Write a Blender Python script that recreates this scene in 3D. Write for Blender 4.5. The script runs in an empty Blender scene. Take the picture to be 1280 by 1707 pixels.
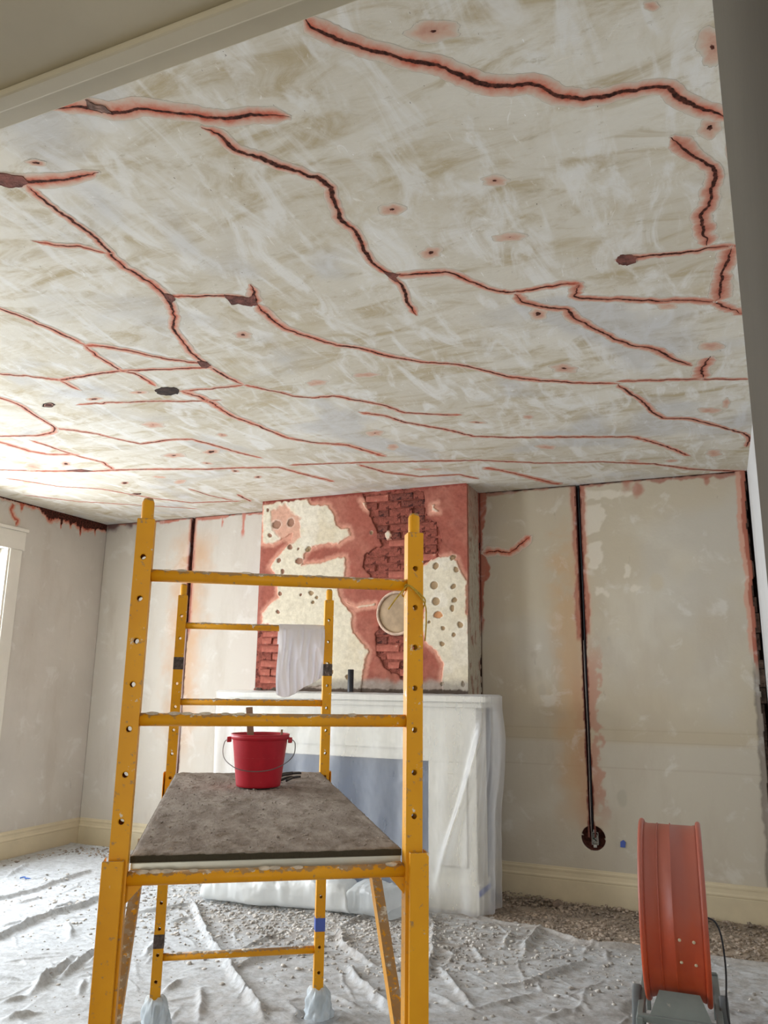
import bpy, bmesh, math, random
import numpy as np
from mathutils import Vector, Matrix
random.seed(7); rng = np.random.RandomState(7)
C = bpy.context.scene.collection
SC = bpy.context.scene

# ------------------------------------------------------------------ camera
FPX = 1290.74
EYE = np.array([0.0, 0.0, 1.54])
RM = np.array([[0.9199050917553124, 0.391900030654597, 0.013747295573175467],
               [0.07302785781764298, -0.2056510178314242, 0.9758968136270687],
               [-0.38528113650322465, 0.8967285123368306, 0.2177990381451635]])
cam = bpy.data.cameras.new('camera'); cam.sensor_fit = 'HORIZONTAL'; cam.sensor_width = 36.0
cam.lens = FPX / 1280 * 36.0; cam.clip_start = 0.02; cam.clip_end = 60
camo = bpy.data.objects.new('camera', cam); C.objects.link(camo)
mw = Matrix.Identity(4)
for i in range(3):
    mw[i][0] = RM[0][i]; mw[i][1] = RM[1][i]; mw[i][2] = -RM[2][i]; mw[i][3] = EYE[i]
camo.matrix_world = mw
SC.camera = camo

# ------------------------------------------------------------------ light
world = bpy.data.worlds.new('daylight'); SC.world = world; world.use_nodes = True
wn = world.node_tree.nodes['Background']
wn.inputs[0].default_value = (0.80, 0.88, 1.0, 1); wn.inputs[1].default_value = 1.0

def area(name, loc, rot, sx, sy, power, col):
    l = bpy.data.lights.new(name, 'AREA'); l.shape = 'RECTANGLE'; l.size = sx; l.size_y = sy
    l.energy = power; l.color = col
    o = bpy.data.objects.new(name, l); C.objects.link(o); o.location = loc; o.rotation_euler = rot
    return o
# daylight entering by the two windows of the left wall and by the open end of the hall
area('window_daylight', (-6.26, 4.38, 1.80), (0, math.radians(-76), 0), 2.0, 1.3, 190, (0.90, 0.95, 1.0))
area('window_daylight', (-6.26, 1.90, 1.80), (0, math.radians(-80), 0), 2.0, 1.3, 235, (0.90, 0.95, 1.0))
area('hall_daylight', (.60, -2.85, 1.35), (math.radians(90), 0, math.radians(18)), .9, 1.9, 34, (1.0, 0.93, 0.80))

vs = SC.view_settings
vs.view_transform = 'Standard'; vs.look = 'None'; vs.gamma = 1.0; vs.use_curve_mapping = False
vs.exposure = 0.14

# ------------------------------------------------------------------ dimensions
D, XL, XR, H = 6.22, -5.856, 0.29, 3.15      # back wall, left wall, right wall, ceiling
YB = 5.87                                    # face of the chimney breast
BX0, BX1 = -3.715, -1.79
YF0, YF1 = 0.30, 0.70                        # wall with the doorway
DX0, DX1, DZ = -1.06, 0.04, 2.35

def ray(x, y):
    d = RM.T @ np.array([(x - 640) / FPX, -(y - 853.5) / FPX, 1.0]); return d
def on(ax, v, x, y):                          # where the sight line of a photo point meets a wall, floor or ceiling
    d = ray(x, y); t = (v - EYE[ax]) / d[ax]; return EYE + t * d

# ------------------------------------------------------------------ object helpers
def setp(o, label=None, cat=None, group=None, kind=None):
    if label: o['label'] = label
    if cat: o['category'] = cat
    if group: o['group'] = group
    if kind: o['kind'] = kind
    return o
def empty(name, loc=(0, 0, 0), rz=0.0, **k):
    o = bpy.data.objects.new(name, None); C.objects.link(o); o.location = loc; o.rotation_euler = (0, 0, rz)
    o.empty_display_size = 0.1
    return setp(o, **k)
def link(name, me, mat, parent=None, smooth=False, **k):
    o = bpy.data.objects.new(name, me); C.objects.link(o)
    if mat is not None and not me.materials: me.materials.append(mat)
    if parent: o.parent = parent
    if smooth: me.polygons.foreach_set('use_smooth', [True] * len(me.polygons))
    return setp(o, **k)
def bmobj(name, bm, mat, parent=None, smooth=False, **k):
    me = bpy.data.meshes.new(name); bmesh.ops.recalc_face_normals(bm, faces=bm.faces[:]) if len(bm.faces) else None
    bm.to_mesh(me); bm.free()
    return link(name, me, mat, parent, smooth, **k)
def npmesh(name, V, F, uv=None, attrs=None):
    V = np.asarray(V, np.float32); F = np.asarray(F, np.int32)
    me = bpy.data.meshes.new(name); k = F.shape[1]
    me.vertices.add(len(V)); me.vertices.foreach_set('co', V.ravel())
    me.loops.add(F.size); me.loops.foreach_set('vertex_index', F.ravel())
    me.polygons.add(len(F)); me.polygons.foreach_set('loop_start', np.arange(0, F.size, k, dtype=np.int32))
    me.polygons.foreach_set('loop_total', np.full(len(F), k, np.int32))
    me.update(calc_edges=True)
    if attrs:
        for n, a in attrs.items():
            a = np.asarray(a, np.float32)
            if a.ndim == 2:
                at = me.color_attributes.new(n, 'FLOAT_COLOR', 'POINT')
                if a.shape[1] == 3: a = np.hstack([a, np.ones((len(a), 1), np.float32)])
                at.data.foreach_set('color', a.ravel())
            else:
                at = me.attributes.new(n, 'FLOAT', 'POINT'); at.data.foreach_set('value', a)
    me.validate()
    return me
def box(bm, lo, hi, bev=0.0, M=None):
    r = bmesh.ops.create_cube(bm, size=1)
    vs_ = r['verts']
    for v in vs_:
        v.co = Vector([(lo[i] + hi[i]) / 2 + v.co[i] * (hi[i] - lo[i]) for i in range(3)])
    if bev > 0:
        es = list({e for v in vs_ for e in v.link_edges})
        q = bmesh.ops.bevel(bm, geom=es, offset=bev, segments=2, affect='EDGES', profile=0.5)
        vs_ = list({v for f in q['faces'] for v in f.verts} | {v for v in vs_ if v.is_valid})
    if M is not None:
        for v in vs_: v.co = M @ v.co
    return vs_
def bx(name, lo, hi, mat, parent=None, bev=0.003, **k):
    bm = bmesh.new(); box(bm, lo, hi, bev); return bmobj(name, bm, mat, parent, **k)
def tube(bm, pts, r, n=10, cap=True, closed=False):
    pts = [Vector(p) for p in pts]; rr = r if hasattr(r, '__len__') else [r] * len(pts)
    rings = []; prev = None
    for i, p in enumerate(pts):
        if closed: t = pts[(i + 1) % len(pts)] - pts[i - 1]
        else: t = pts[min(i + 1, len(pts) - 1)] - pts[max(i - 1, 0)]
        t.normalize()
        if prev is None:
            a = Vector((0, 0, 1)) if abs(t.z) < .9 else Vector((1, 0, 0)); u = t.cross(a).normalized()
        else:
            u = (prev - t * prev.dot(t)).normalized()
        prev = u; w = t.cross(u)
        rings.append([bm.verts.new(p + (u * math.cos(6.28318 * k / n) + w * math.sin(6.28318 * k / n)) * rr[i]) for k in range(n)])
    m = len(rings)
    for i in range(m if closed else m - 1):
        a, b = rings[i], rings[(i + 1) % m]
        for k in range(n): bm.faces.new((a[k], a[(k + 1) % n], b[(k + 1) % n], b[k]))
    if cap and not closed: bm.faces.new(rings[0][::-1]); bm.faces.new(rings[-1])
def smooth_curve(pts, per=6):
    P = [Vector(p) for p in pts]; out = []
    for i in range(len(P) - 1):
        a, b, c, d = P[max(i - 1, 0)], P[i], P[i + 1], P[min(i + 2, len(P) - 1)]
        for k in range(per):
            t = k / per
            out.append(0.5 * ((2 * b) + (c - a) * t + (2 * a - 5 * b + 4 * c - d) * t * t + (3 * b - a - 3 * c + d) * t ** 3))
    out.append(P[-1]); return out
def lathe(bm, prof, n=32, M=None):                # prof: (radius, z)
    rings = []
    for r, z in prof:
        rings.append([bm.verts.new((r * math.cos(6.28318 * k / n), r * math.sin(6.28318 * k / n), z)) for k in range(n)])
    for a, b in zip(rings, rings[1:]):
        for k in range(n): bm.faces.new((a[k], a[(k + 1) % n], b[(k + 1) % n], b[k]))
    bmesh.ops.remove_doubles(bm, verts=[v for r_ in rings for v in r_], dist=1e-5)
    if M is not None:
        for v in bm.verts: v.co = M @ v.co

# ------------------------------------------------------------------ numpy noise
def vnoise(x, y, s, seed):
    g = np.random.RandomState(seed).rand(256, 256).astype(np.float32)
    x = np.asarray(x) / s + 1000.0; y = np.asarray(y) / s + 1000.0
    xi = np.floor(x).astype(int); yi = np.floor(y).astype(int); fx = x - xi; fy = y - yi
    fx = fx * fx * (3 - 2 * fx); fy = fy * fy * (3 - 2 * fy)
    a = g[xi % 256, yi % 256]; b = g[(xi + 1) % 256, yi % 256]; c = g[xi % 256, (yi + 1) % 256]; d = g[(xi + 1) % 256, (yi + 1) % 256]
    return (a * (1 - fx) + b * fx) * (1 - fy) + (c * (1 - fx) + d * fx) * fy
def fbm(x, y, s, seed, o=4):
    r = 0; a = 1; t = 0
    for k in range(o): r = r + a * vnoise(x, y, s / 2 ** k, seed + k); t += a; a *= .55
    return r / t                                   # 0..1
def sst(a, b, x):
    t = np.clip((x - a) / (b - a), 0, 1); return t * t * (3 - 2 * t)
def pdist(X, Y, P):                                # distance to a polyline
    d = np.full(np.shape(X), 1e9)
    for (x0, y0), (x1, y1) in zip(P, P[1:]):
        dx, dy = x1 - x0, y1 - y0; L = dx * dx + dy * dy + 1e-12
        t = np.clip(((X - x0) * dx + (Y - y0) * dy) / L, 0, 1)
        d = np.minimum(d, np.hypot(X - x0 - t * dx, Y - y0 - t * dy))
    return d
def sdf(X, Y, P):                                  # signed distance to a polygon, negative inside
    Q = list(P) + [P[0]]; d = pdist(X, Y, Q); ins = np.zeros(np.shape(X), bool)
    for (x0, y0), (x1, y1) in zip(Q, Q[1:]):
        if y0 == y1: continue
        c = ((Y >= min(y0, y1)) & (Y < max(y0, y1))) & (X < (x1 - x0) * (Y - y0) / (y1 - y0) + x0); ins ^= c
    return np.where(ins, -d, d)
def mixc(c, t, col):
    t = np.clip(t, 0, 1)[..., None]; return c * (1 - t) + np.array(col) * t

# ------------------------------------------------------------------ materials
def newmat(name):
    m = bpy.data.materials.new(name); m.use_nodes = True; nt = m.node_tree
    return m, nt, nt.nodes['Principled BSDF']
def N(nt, t, **k):
    n = nt.nodes.new(t)
    for a, v in k.items(): setattr(n, a, v)
    return n
def coords(nt, scale=(1, 1, 1), world=False, rot=(0, 0, 0)):
    mp = N(nt, 'ShaderNodeMapping'); mp.inputs['Scale'].default_value = scale; mp.inputs['Rotation'].default_value = rot
    if world: g = N(nt, 'ShaderNodeNewGeometry'); nt.links.new(g.outputs['Position'], mp.inputs[0])
    else: g = N(nt, 'ShaderNodeTexCoord'); nt.links.new(g.outputs['Object'], mp.inputs[0])
    return mp.outputs[0]
def noise(nt, vec, scale, detail=4, rough=.6, dist=0):
    n = N(nt, 'ShaderNodeTexNoise'); n.inputs['Scale'].default_value = scale; n.inputs['Detail'].default_value = detail
    n.inputs['Roughness'].default_value = rough; n.inputs['Distortion'].default_value = dist
    nt.links.new(vec, n.inputs['Vector']); return n.outputs[0]
def ramp(nt, fac, a, b):                            # smooth 0..1 between a and b
    n = N(nt, 'ShaderNodeMapRange'); n.interpolation_type = 'SMOOTHSTEP'
    n.inputs['From Min'].default_value = a; n.inputs['From Max'].default_value = b
    nt.links.new(fac, n.inputs['Value']); return n.outputs[0]
def mix(nt, fac, a, b):
    n = N(nt, 'ShaderNodeMix', data_type='RGBA')
    for s, v in ((n.inputs[0], fac), (n.inputs[6], a), (n.inputs[7], b)):
        if hasattr(v, 'links') or hasattr(v, 'is_linked'): nt.links.new(v, s)
        elif isinstance(v, (int, float)): s.default_value = v
        else: s.default_value = (v[0], v[1], v[2], 1)
    return n.outputs[2]
def math_(nt, op, a, b=0.0):
    n = N(nt, 'ShaderNodeMath', operation=op)
    for s, v in ((n.inputs[0], a), (n.inputs[1], b)):
        if hasattr(v, 'is_linked'): nt.links.new(v, s)
        else: s.default_value = v
    return n.outputs[0]
def bump(nt, bsdf, h, strength=.3, dist=.01):
    n = N(nt, 'ShaderNodeBump'); n.inputs['Strength'].default_value = strength; n.inputs['Distance'].default_value = dist
    nt.links.new(h, n.inputs['Height']); nt.links.new(n.outputs[0], bsdf.inputs['Normal'])
def simple(name, col, rough=.6, metal=0.0, var=.15, vs_=8.0, bumpd=.002, dirt=None, dirt_amt=.5, dirt_scale=14, spec=.4, coat=0):
    m, nt, b = newmat(name); v = coords(nt)
    n1 = noise(nt, v, vs_, 5)
    dark = tuple(c * (1 - var) for c in col); lite = tuple(min(1, c * (1 + var)) for c in col)
    c = mix(nt, ramp(nt, n1, .3, .7), dark, lite)
    if dirt:
        n2 = noise(nt, v, dirt_scale, 6, .7)
        c = mix(nt, ramp(nt, n2, dirt_amt, dirt_amt + .06), c, dirt)
    nt.links.new(c, b.inputs['Base Color'])
    b.inputs['Roughness'].default_value = rough; b.inputs['Metallic'].default_value = metal
    b.inputs['Specular IOR Level'].default_value = spec; b.inputs['Coat Weight'].default_value = coat
    n3 = noise(nt, v, vs_ * 6, 4); bump(nt, b, n3, .5, bumpd)
    return m

def plaster_ceiling():
    m, nt, b = newmat('scraped_ceiling_plaster')
    v1 = coords(nt, (1, 1, 1), True); v2 = coords(nt, (1.0, 2.5, 1), True, (0, 0, .5)); v3 = coords(nt, (3.0, 1.0, 1), True, (0, 0, -.35))
    base = mix(nt, ramp(nt, noise(nt, v1, .9, 5, .6), .35, .65), (.60, .555, .46), (.71, .68, .60))
    base = mix(nt, ramp(nt, noise(nt, v2, 2.7, 7, .68, .9), .45, .70), base, (.47, .39, .25))
    base = mix(nt, math_(nt, 'MULTIPLY', ramp(nt, noise(nt, v1, 2.0, 7, .7, .6), .50, .68), .55), base, (.52, .44, .29))
    base = mix(nt, math_(nt, 'MULTIPLY', ramp(nt, noise(nt, v3, 2.6, 6, .6, 1.2), .46, .66), .75), base, (.78, .775, .745))
    base = mix(nt, math_(nt, 'MULTIPLY', ramp(nt, noise(nt, v1, 1.3, 3, .5, .5), .52, .68), .55), base, (.50, .505, .52))
    sm = math_(nt, 'MULTIPLY', ramp(nt, noise(nt, v2, 11, 7, .72), .60, .72), .5)
    base = mix(nt, sm, base, (.38, .33, .22))
    sm2 = math_(nt, 'MULTIPLY', ramp(nt, noise(nt, v3, 8, 7, .72, 1.5), .60, .72), .6)
    base = mix(nt, sm2, base, (.92, .92, .90))
    base = mix(nt, ramp(nt, noise(nt, v3, 44, 2, .5), .765, .79), base, (.13, .10, .075))
    base = mix(nt, ramp(nt, noise(nt, v3, 33, 2, .4), .775, .80), base, (.93, .92, .90))
    nt.links.new(base, b.inputs['Base Color']); b.inputs['Roughness'].default_value = .85
    b.inputs['Specular IOR Level'].default_value = .2
    bump(nt, b, noise(nt, v2, 16, 7, .65, .5), .45, .006)
    return m
def wall_paint(name, tint=(1, 1, 1), attr=True):
    m, nt, b = newmat(name); v = coords(nt, (1, 1, 1), True); v2 = coords(nt, (1.0, 1, .28), True)
    if attr:
        a = N(nt, 'ShaderNodeAttribute', attribute_name='Col'); base = a.outputs['Color']
    else: base = mix(nt, ramp(nt, noise(nt, v, .8, 4), .35, .65), tuple(t * .90 for t in tint), tint)
    base = mix(nt, math_(nt, 'MULTIPLY', ramp(nt, noise(nt, v2, 3.4, 6, .62), .48, .72), .32), base, (.42, .35, .27))
    base = mix(nt, math_(nt, 'MULTIPLY', ramp(nt, noise(nt, v, 5.5, 5, .6, .5), .56, .70), .30), base, (.80, .79, .76))
    base = mix(nt, math_(nt, 'MULTIPLY', ramp(nt, noise(nt, v2, 9, 6, .7), .66, .74), .5), base, (.25, .21, .17))
    nt.links.new(base, b.inputs['Base Color']); b.inputs['Roughness'].default_value = .8; b.inputs['Specular IOR Level'].default_value = .25
    bump(nt, b, noise(nt, v, 22, 7, .65), .4, .005)
    return m
def crack_mat(name, red=(.44, .105, .065), pink=(.66, .40, .31), amax=.9, lo=.30, hi=.95, base=(.62, .575, .49)):
    m, nt, b = newmat(name); v = coords(nt, (1, 1, 1), True)
    h = N(nt, 'ShaderNodeAttribute', attribute_name='h').outputs['Fac']; c = N(nt, 'ShaderNodeAttribute', attribute_name='c').outputs['Fac']
    n1 = math_(nt, 'SUBTRACT', noise(nt, v, 20, 5, .65), .5); n2 = math_(nt, 'SUBTRACT', noise(nt, v, 60, 4, .6), .5)
    hh = math_(nt, 'ADD', h, math_(nt, 'MULTIPLY', n1, 1.1)); cc = math_(nt, 'ADD', c, math_(nt, 'MULTIPLY', n2, 1.6))
    col = mix(nt, ramp(nt, hh, .02, .50), red, pink)
    col = mix(nt, math_(nt, 'SUBTRACT', 1.0, math_(nt, 'MULTIPLY', math_(nt, 'SUBTRACT', 1.0, ramp(nt, hh, lo, hi)), amax)), col, base)
    col = mix(nt, ramp(nt, cc, .75, 1.35), mix(nt, ramp(nt, n2, -.15, .2), (.030, .013, .010), (.13, .040, .028)), col)
    nt.links.new(col, b.inputs['Base Color']); b.inputs['Roughness'].default_value = .9; b.inputs['Specular IOR Level'].default_value = .1
    al = math_(nt, 'SUBTRACT', 1.0, ramp(nt, math_(nt, 'MAXIMUM', math_(nt, 'SUBTRACT', hh, hi - .92), h), .86, .91))
    core = math_(nt, 'SUBTRACT', 1.0, ramp(nt, cc, .85, 1.25)); al = math_(nt, 'MAXIMUM', al, core)
    nt.links.new(al, b.inputs['Alpha'])
    return m
M = {}
M['ceiling'] = plaster_ceiling()
M['wall'] = wall_paint('old_wall_plaster')
M['wall_left'] = wall_paint('left_wall_plaster', (.63, .585, .52), False)
M['wall_plain'] = wall_paint('plain_wall_plaster', (.60, .56, .47), False)
M['crack'] = crack_mat('raked_crack', red=(.52, .12, .07), pink=(.62, .33, .245), amax=.98, lo=.30, hi=1.05)
M['crack_red'] = crack_mat('raked_crack_red', (.44, .115, .07), (.58, .27, .19), .92, .40, .95)
M['spot'] = crack_mat('scraped_spot', (.50, .21, .14), (.62, .36, .26), .78, .30, .95)
M['near_black'] = simple('dark_cavity', (.035, .018, .012), .95, var=.5, vs_=20, bumpd=.01)
M['brownhole'] = simple('exposed_brown_coat', (.17, .060, .045), .95, var=.5, vs_=25, bumpd=.01)
M['trim'] = simple('cream_trim_paint', (.66, .57, .40), .55, var=.07, vs_=3, bumpd=.0015, dirt=(.34, .27, .19), dirt_amt=.70, dirt_scale=7)
M['white_trim'] = simple('ivory_window_paint', (.72, .68, .60), .5, var=.05, vs_=3, bumpd=.001, dirt=(.4, .34, .28), dirt_amt=.72)
M['door_paint'] = simple('drab_door_paint', (.60, .55, .42), .5, var=.08, vs_=2.5, bumpd=.0015, dirt=(.10, .085, .065), dirt_amt=.70, dirt_scale=5)
M['floor'] = simple('dusty_floor', (.30, .24, .185), .95, var=.35, vs_=9, bumpd=.008, dirt=(.38, .33, .27), dirt_amt=.52, dirt_scale=30)
M['dark'] = simple('black_pipe_plastic', (.02, .022, .028), .45)
M['alu'] = simple('dull_aluminium', (.66, .68, .62), .38, metal=.55, var=.08, vs_=5, bumpd=.0005, dirt=(.30, .26, .20), dirt_amt=.68)
M['steel'] = simple('galvanised_steel', (.52, .52, .50), .4, metal=.8)
M['blue'] = simple('blue_masking_tape', (.075, .12, .42), .6)
M['pane'] = None

# =================================================================== STRUCTURE
bx('floor', (XL - .3, -3.2, -.12), (XR + .2, D + .3, 0), M['floor'], bev=0, kind='structure')
ceil = bx('ceiling', (XL - .3, YF0 - .0, H), (XR + .25, D + .3, H + .15), M['ceiling'], bev=0, kind='structure')

# back wall: chase for the cables (keyhole down to the socket), left chase, broken corner on the right
GX, GW = -0.965, .017
GXL, GWL = -4.745, .019
HOLE = (-0.955, .458, .088)
def px_poly(ax, v, pts, keep):
    return [tuple(on(ax, v, *q)[list(keep)]) for q in pts]
def c5(pts):  # traced on a magnified crop of the breast
    return [(400 + x * .34375, 800 + y * .34375) for x, y in pts]

def back_panel(name, x0, x1, z0, z1, cell, bg, chases, hole=None, gapfn=None, paint=None):
    xs = np.linspace(x0, x1, int((x1 - x0) / cell) + 1); zs = np.linspace(z0, z1, int((z1 - z0) / cell) + 1)
    for cx, w, zb in chases:
        for e in (cx - w, cx + w): xs[np.argmin(abs(xs - e))] = e
    X, Z = np.meshgrid(xs, zs); nx, nz = len(xs), len(zs)
    Y = np.full_like(X, D); col, dy = paint(X, Z); Y = Y + dy
    xc = (xs[1:] + xs[:-1]) / 2; zc = (zs[1:] + zs[:-1]) / 2; XC, ZC = np.meshgrid(xc, zc)
    keep = np.ones_like(XC, bool)
    for cx, w, zb in chases: keep &= ~((abs(XC - cx) < w) & (ZC > zb))
    if hole:
        hx, hz, hr = hole; keep &= ~(np.hypot(XC - hx, ZC - hz) < hr)
        r = np.hypot(X - hx, Z - hz); near = (abs(r - hr) < cell * .75)
        k = np.where(near, hr / np.maximum(r, 1e-6), 1); X = hx + (X - hx) * k; Z = hz + (Z - hz) * k
    if gapfn is not None: keep &= ~gapfn(XC, ZC)
    idx = np.arange(nx * nz).reshape(nz, nx)
    F = np.stack([idx[:-1, :-1], idx[:-1, 1:], idx[1:, 1:], idx[1:, :-1]], -1)[keep]
    me = npmesh(name, np.stack([X, Y, Z], -1).reshape(-1, 3), F, attrs={'Col': col.reshape(-1, 3)})
    o = link(name, me, M['wall'], None, True)
    md = o.modifiers.new('thick', 'SOLIDIFY'); md.thickness = .022; md.offset = -1
    return o
CREAM = np.array([.53, .465, .355])
RED, PINK, DK = (.40, .135, .088), (.60, .34, .25), (.045, .018, .013)
def wallpts(pts): return px_poly(1, D, pts, (0, 2))
def paint_right(X, Z):
    col = np.broadcast_to(CREAM, X.shape + (3,)).copy()
    n = fbm(X, Z, .9, 11); col = mixc(col, sst(.5, .75, n) * .5, (.52, .50, .46)); col = mixc(col, sst(.55, .8, fbm(X, Z, .5, 21)) * .45, (.66, .62, .53))
    low = sst(1.16, 1.12, Z) * .35; col = mixc(col, low, (.60, .58, .53))
    band = sst(.04, .0, abs(Z - 1.2 - .01 * (fbm(X, Z, .3, 8) - .5)) - .03) * .35; col = mixc(col, band, (.50, .42, .29))
    for zz in (.965, 1.155, 1.235): col = mixc(col, sst(.007, .002, abs(Z - zz - .012 * (fbm(X, Z * 0, .6, 9) - .5))) * .35, (.40, .33, .25))
    nn = fbm(X, Z, .12, 5) - .5; nf = fbm(X, Z, .045, 6, 3) - .5
    gx = X - GX
    # rust seeping down beside the chase
    a = sst(.22, .02, abs(gx + .10) + .16 * nn) * sst(.35, .9, Z) * sst(3.0, 2.2, Z + nn) * .75; col = mixc(col, a, (.56, .37, .21))
    a = sst(.13, .02, abs(gx + .02) + .2 * nn) * sst(1.9, 1.5, Z) * sst(.4, .6, Z) * (.45 + nn); col = mixc(col, a, (.50, .26, .15))
    a = sst(.06, .03, abs(gx - .05) + .2 * nn + .1 * nf) * sst(2.0, 1.6, Z) * sst(.5, .8, Z) * .8; col = mixc(col, a, (.50, .27, .20))
    # fresh patches
    for P in ([(972, 842), (1000, 840), (1007, 860), (998, 885), (975, 893)], [(980, 910), (998, 903), (1006, 925), (995, 950), (982, 945)], [(992, 978), (1012, 985), (1012, 992), (995, 990)], [(1042, 940), (1049, 940), (1048, 960), (1041, 960)], [(1055, 975), (1068, 978), (1062, 986), (1052, 984)], [(975, 818), (1050, 818), (1060, 808), (1055, 826), (980, 832)]):
        d = sdf(X, Z, wallpts(P)); col = mixc(col, sst(.012, -.004, d + .05 * nf) * .8, (.70, .64, .54))
    # chipped red edges along the chase
    w = .036 + .045 * (fbm(X * 0, Z, .22, 31) - .35) + .02 * nf
    side = np.where(gx < 0, sst(1.88, 1.93, Z), sst(1.93, 1.97, Z))
    red = sst(w + .008, w - .002, abs(gx)) * side; dy = -0.0 * X
    col = mixc(col, sst(w + .03, w, abs(gx)) * side * .5, PINK); col = mixc(col, red * (.75 + .5 * nn), RED); col = mixc(col, sst(.028, .018, abs(gx) + .02 * nf) * (Z > .46), (.17, .04, .03)); dy = dy + .004 * red
    # along the ceiling and both corners
    t = H - Z
    w = .004 + .055 * np.maximum(0, fbm(X, X * 0, .22, 41) - .48) * 2 + .03 * nf
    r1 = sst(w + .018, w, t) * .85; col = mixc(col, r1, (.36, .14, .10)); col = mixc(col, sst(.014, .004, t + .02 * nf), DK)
    w = .020 + .16 * np.maximum(0, fbm(X * 0, Z, .25, 51) - .35) * sst(1.9, 2.5, Z) + .03 * nf
    for xe in (BX1 + .0,):
        r2 = sst(w + .012, w, X - xe) * sst(1.9, 2.05, Z + .4 * nn); col = mixc(col, r2, RED)
        col = mixc(col, sst(.012, .003, X - xe), (.10, .04, .03))
    g = gap_left(Z); w2 = .055 + .06 * (fbm(X * 0, Z, .3, 61) - .5) + .02 * nf
    r3 = sst(g - w2 - .012, g - w2, X) * sst(1.75, 1.9, Z + .3 * nn); col = mixc(col, r3, PINK); col = mixc(col, sst(g - w2 * .6, g - w2 * .5, X) * sst(1.6, 1.75, Z), RED)
    r4 = sst(g - .045, g - .03, X + .03 * nf) * sst(1.8, 1.6, Z); col = mixc(col, r4, (.30, .26, .22))
    # brown broken edge low beside the fireplace
    w3 = .035 + .03 * (fbm(X * 0, Z, .2, 71) - .3); r5 = sst(w3 + .01, w3, X - (BX1 + .02)) * sst(1.47, 1.40, Z)
    col = mixc(col, r5, (.085, .052, .038)); dy = dy + .012 * r5 + .006 * r4
    # small knocks
    for px, py, r, cc in ((1043, 805, 16, RED), (1062, 815, 13, RED), (1178, 800, 6, RED), (1243, 1113, 6, (.60, .33, .25)), (898, 1120, 12, (.45, .40, .32)), (890, 1092, 8, (.45, .40, .33)), (905, 1150, 9, (.47, .42, .34)), (1015, 1065, 9, (.46, .43, .37)), (1035, 1330, 10, (.46, .43, .35)), (1095, 970, 12, (.55, .48, .36))):
        q = wallpts([(px, py)])[0]; d = np.hypot((X - q[0]) * 1.4, Z - q[1]); col = mixc(col, sst(r * .0058, r * .002, d + .10 * nn) * .7, cc)
    dy = dy + .006 * (fbm(X, Z, .5, 3) - .5)
    return col, dy
def gap_left(Z):
    zs = [.2, .975, 1.336, 1.835, 2.178, 2.35, 2.486, 2.621, 2.804, 3.1, 3.2]
    gx = [.225, .240, .248, .246, .251, .262, .262, .258, .255, .275, .28]
    return np.interp(Z, zs, gx) + .022 * (fbm(Z * 0, Z, .16, 81) - .5)
def gapR(X, Z): return X > gap_left(Z)
def paint_left(X, Z):
    col = np.broadcast_to(np.array([.62, .575, .51]), X.shape + (3,)).copy()
    n = fbm(X, Z, .8, 111); col = mixc(col, sst(.5, .75, n) * .5, (.60, .56, .52)); nn = fbm(X, Z, .12, 5) - .5; nf = fbm(X, Z, .045, 6, 3) - .5
    gx = X - GXL
    a = sst(.30, .02, abs(gx) + .25 * nn) * sst(.6, 1.3, Z) * sst(3.1, 2.8, Z) * .8; col = mixc(col, a, (.62, .38, .22))
    w = .042 + .03 * (fbm(X * 0, Z, .3, 131) - .4) + .015 * nf; sd = sst(1.95, 2.05, Z)
    col = mixc(col, sst(w + .02, w - .004, abs(gx)) * sd, PINK); col = mixc(col, sst(w - .006, w - .014, abs(gx)) * sd, RED); col = mixc(col, sst(.028, .018, abs(gx) + .02 * nf), (.15, .05, .04))
    t = H - Z; w = .010 + .05 * np.maximum(0, fbm(X, X * 0, .2, 141) - .42) * 2 + .03 * nf
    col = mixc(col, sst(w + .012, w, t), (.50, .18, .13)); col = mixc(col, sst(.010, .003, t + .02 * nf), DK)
    for px, py, hh, ww in ((407, 852, .26, .022), (372, 852, .17, .008), (300, 858, .05, .03), (190, 866, .10, .10), (215, 866, .07, .07)):
        q = wallpts([(px, py)])[0]; a = sst(ww, ww * .5, abs(X - q[0]) + .02 * nf) * sst(H - hh, H - hh + .06, Z + .1 * nn); col = mixc(col, a, (.56, .20, .15) if px > 250 else (.18, .10, .09))
    col = mixc(col, sst(.010, .003, X - XL), (.42, .37, .33)); col = mixc(col, sst(.03, .0, BX0 - X + .05 * nf) * sst(2.9, 2.7, Z) * .6, (.56, .26, .2))
    return col, .006 * (fbm(X, Z, .5, 3) - .5) + .003 * 0
wb = empty('wall_back', (0, 0, 0), kind='structure')
bx('masonry', (XL - .2, D + .12, 0), (XR + .2, D + .2, H), M['near_black'], wb, bev=0)  # near-black backing: the shade inside the open gaps is put into its colour
o = back_panel('plaster_face', BX1, XR, 0.0, H, .008, None, [(GX, GW, .46)], HOLE, gapR, paint_right); o.parent = wb
o = back_panel('plaster_face', XL, BX0 + .02, 0.0, H, .011, None, [(GXL, GWL, .50)], None, None, paint_left); o.parent = wb
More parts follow.
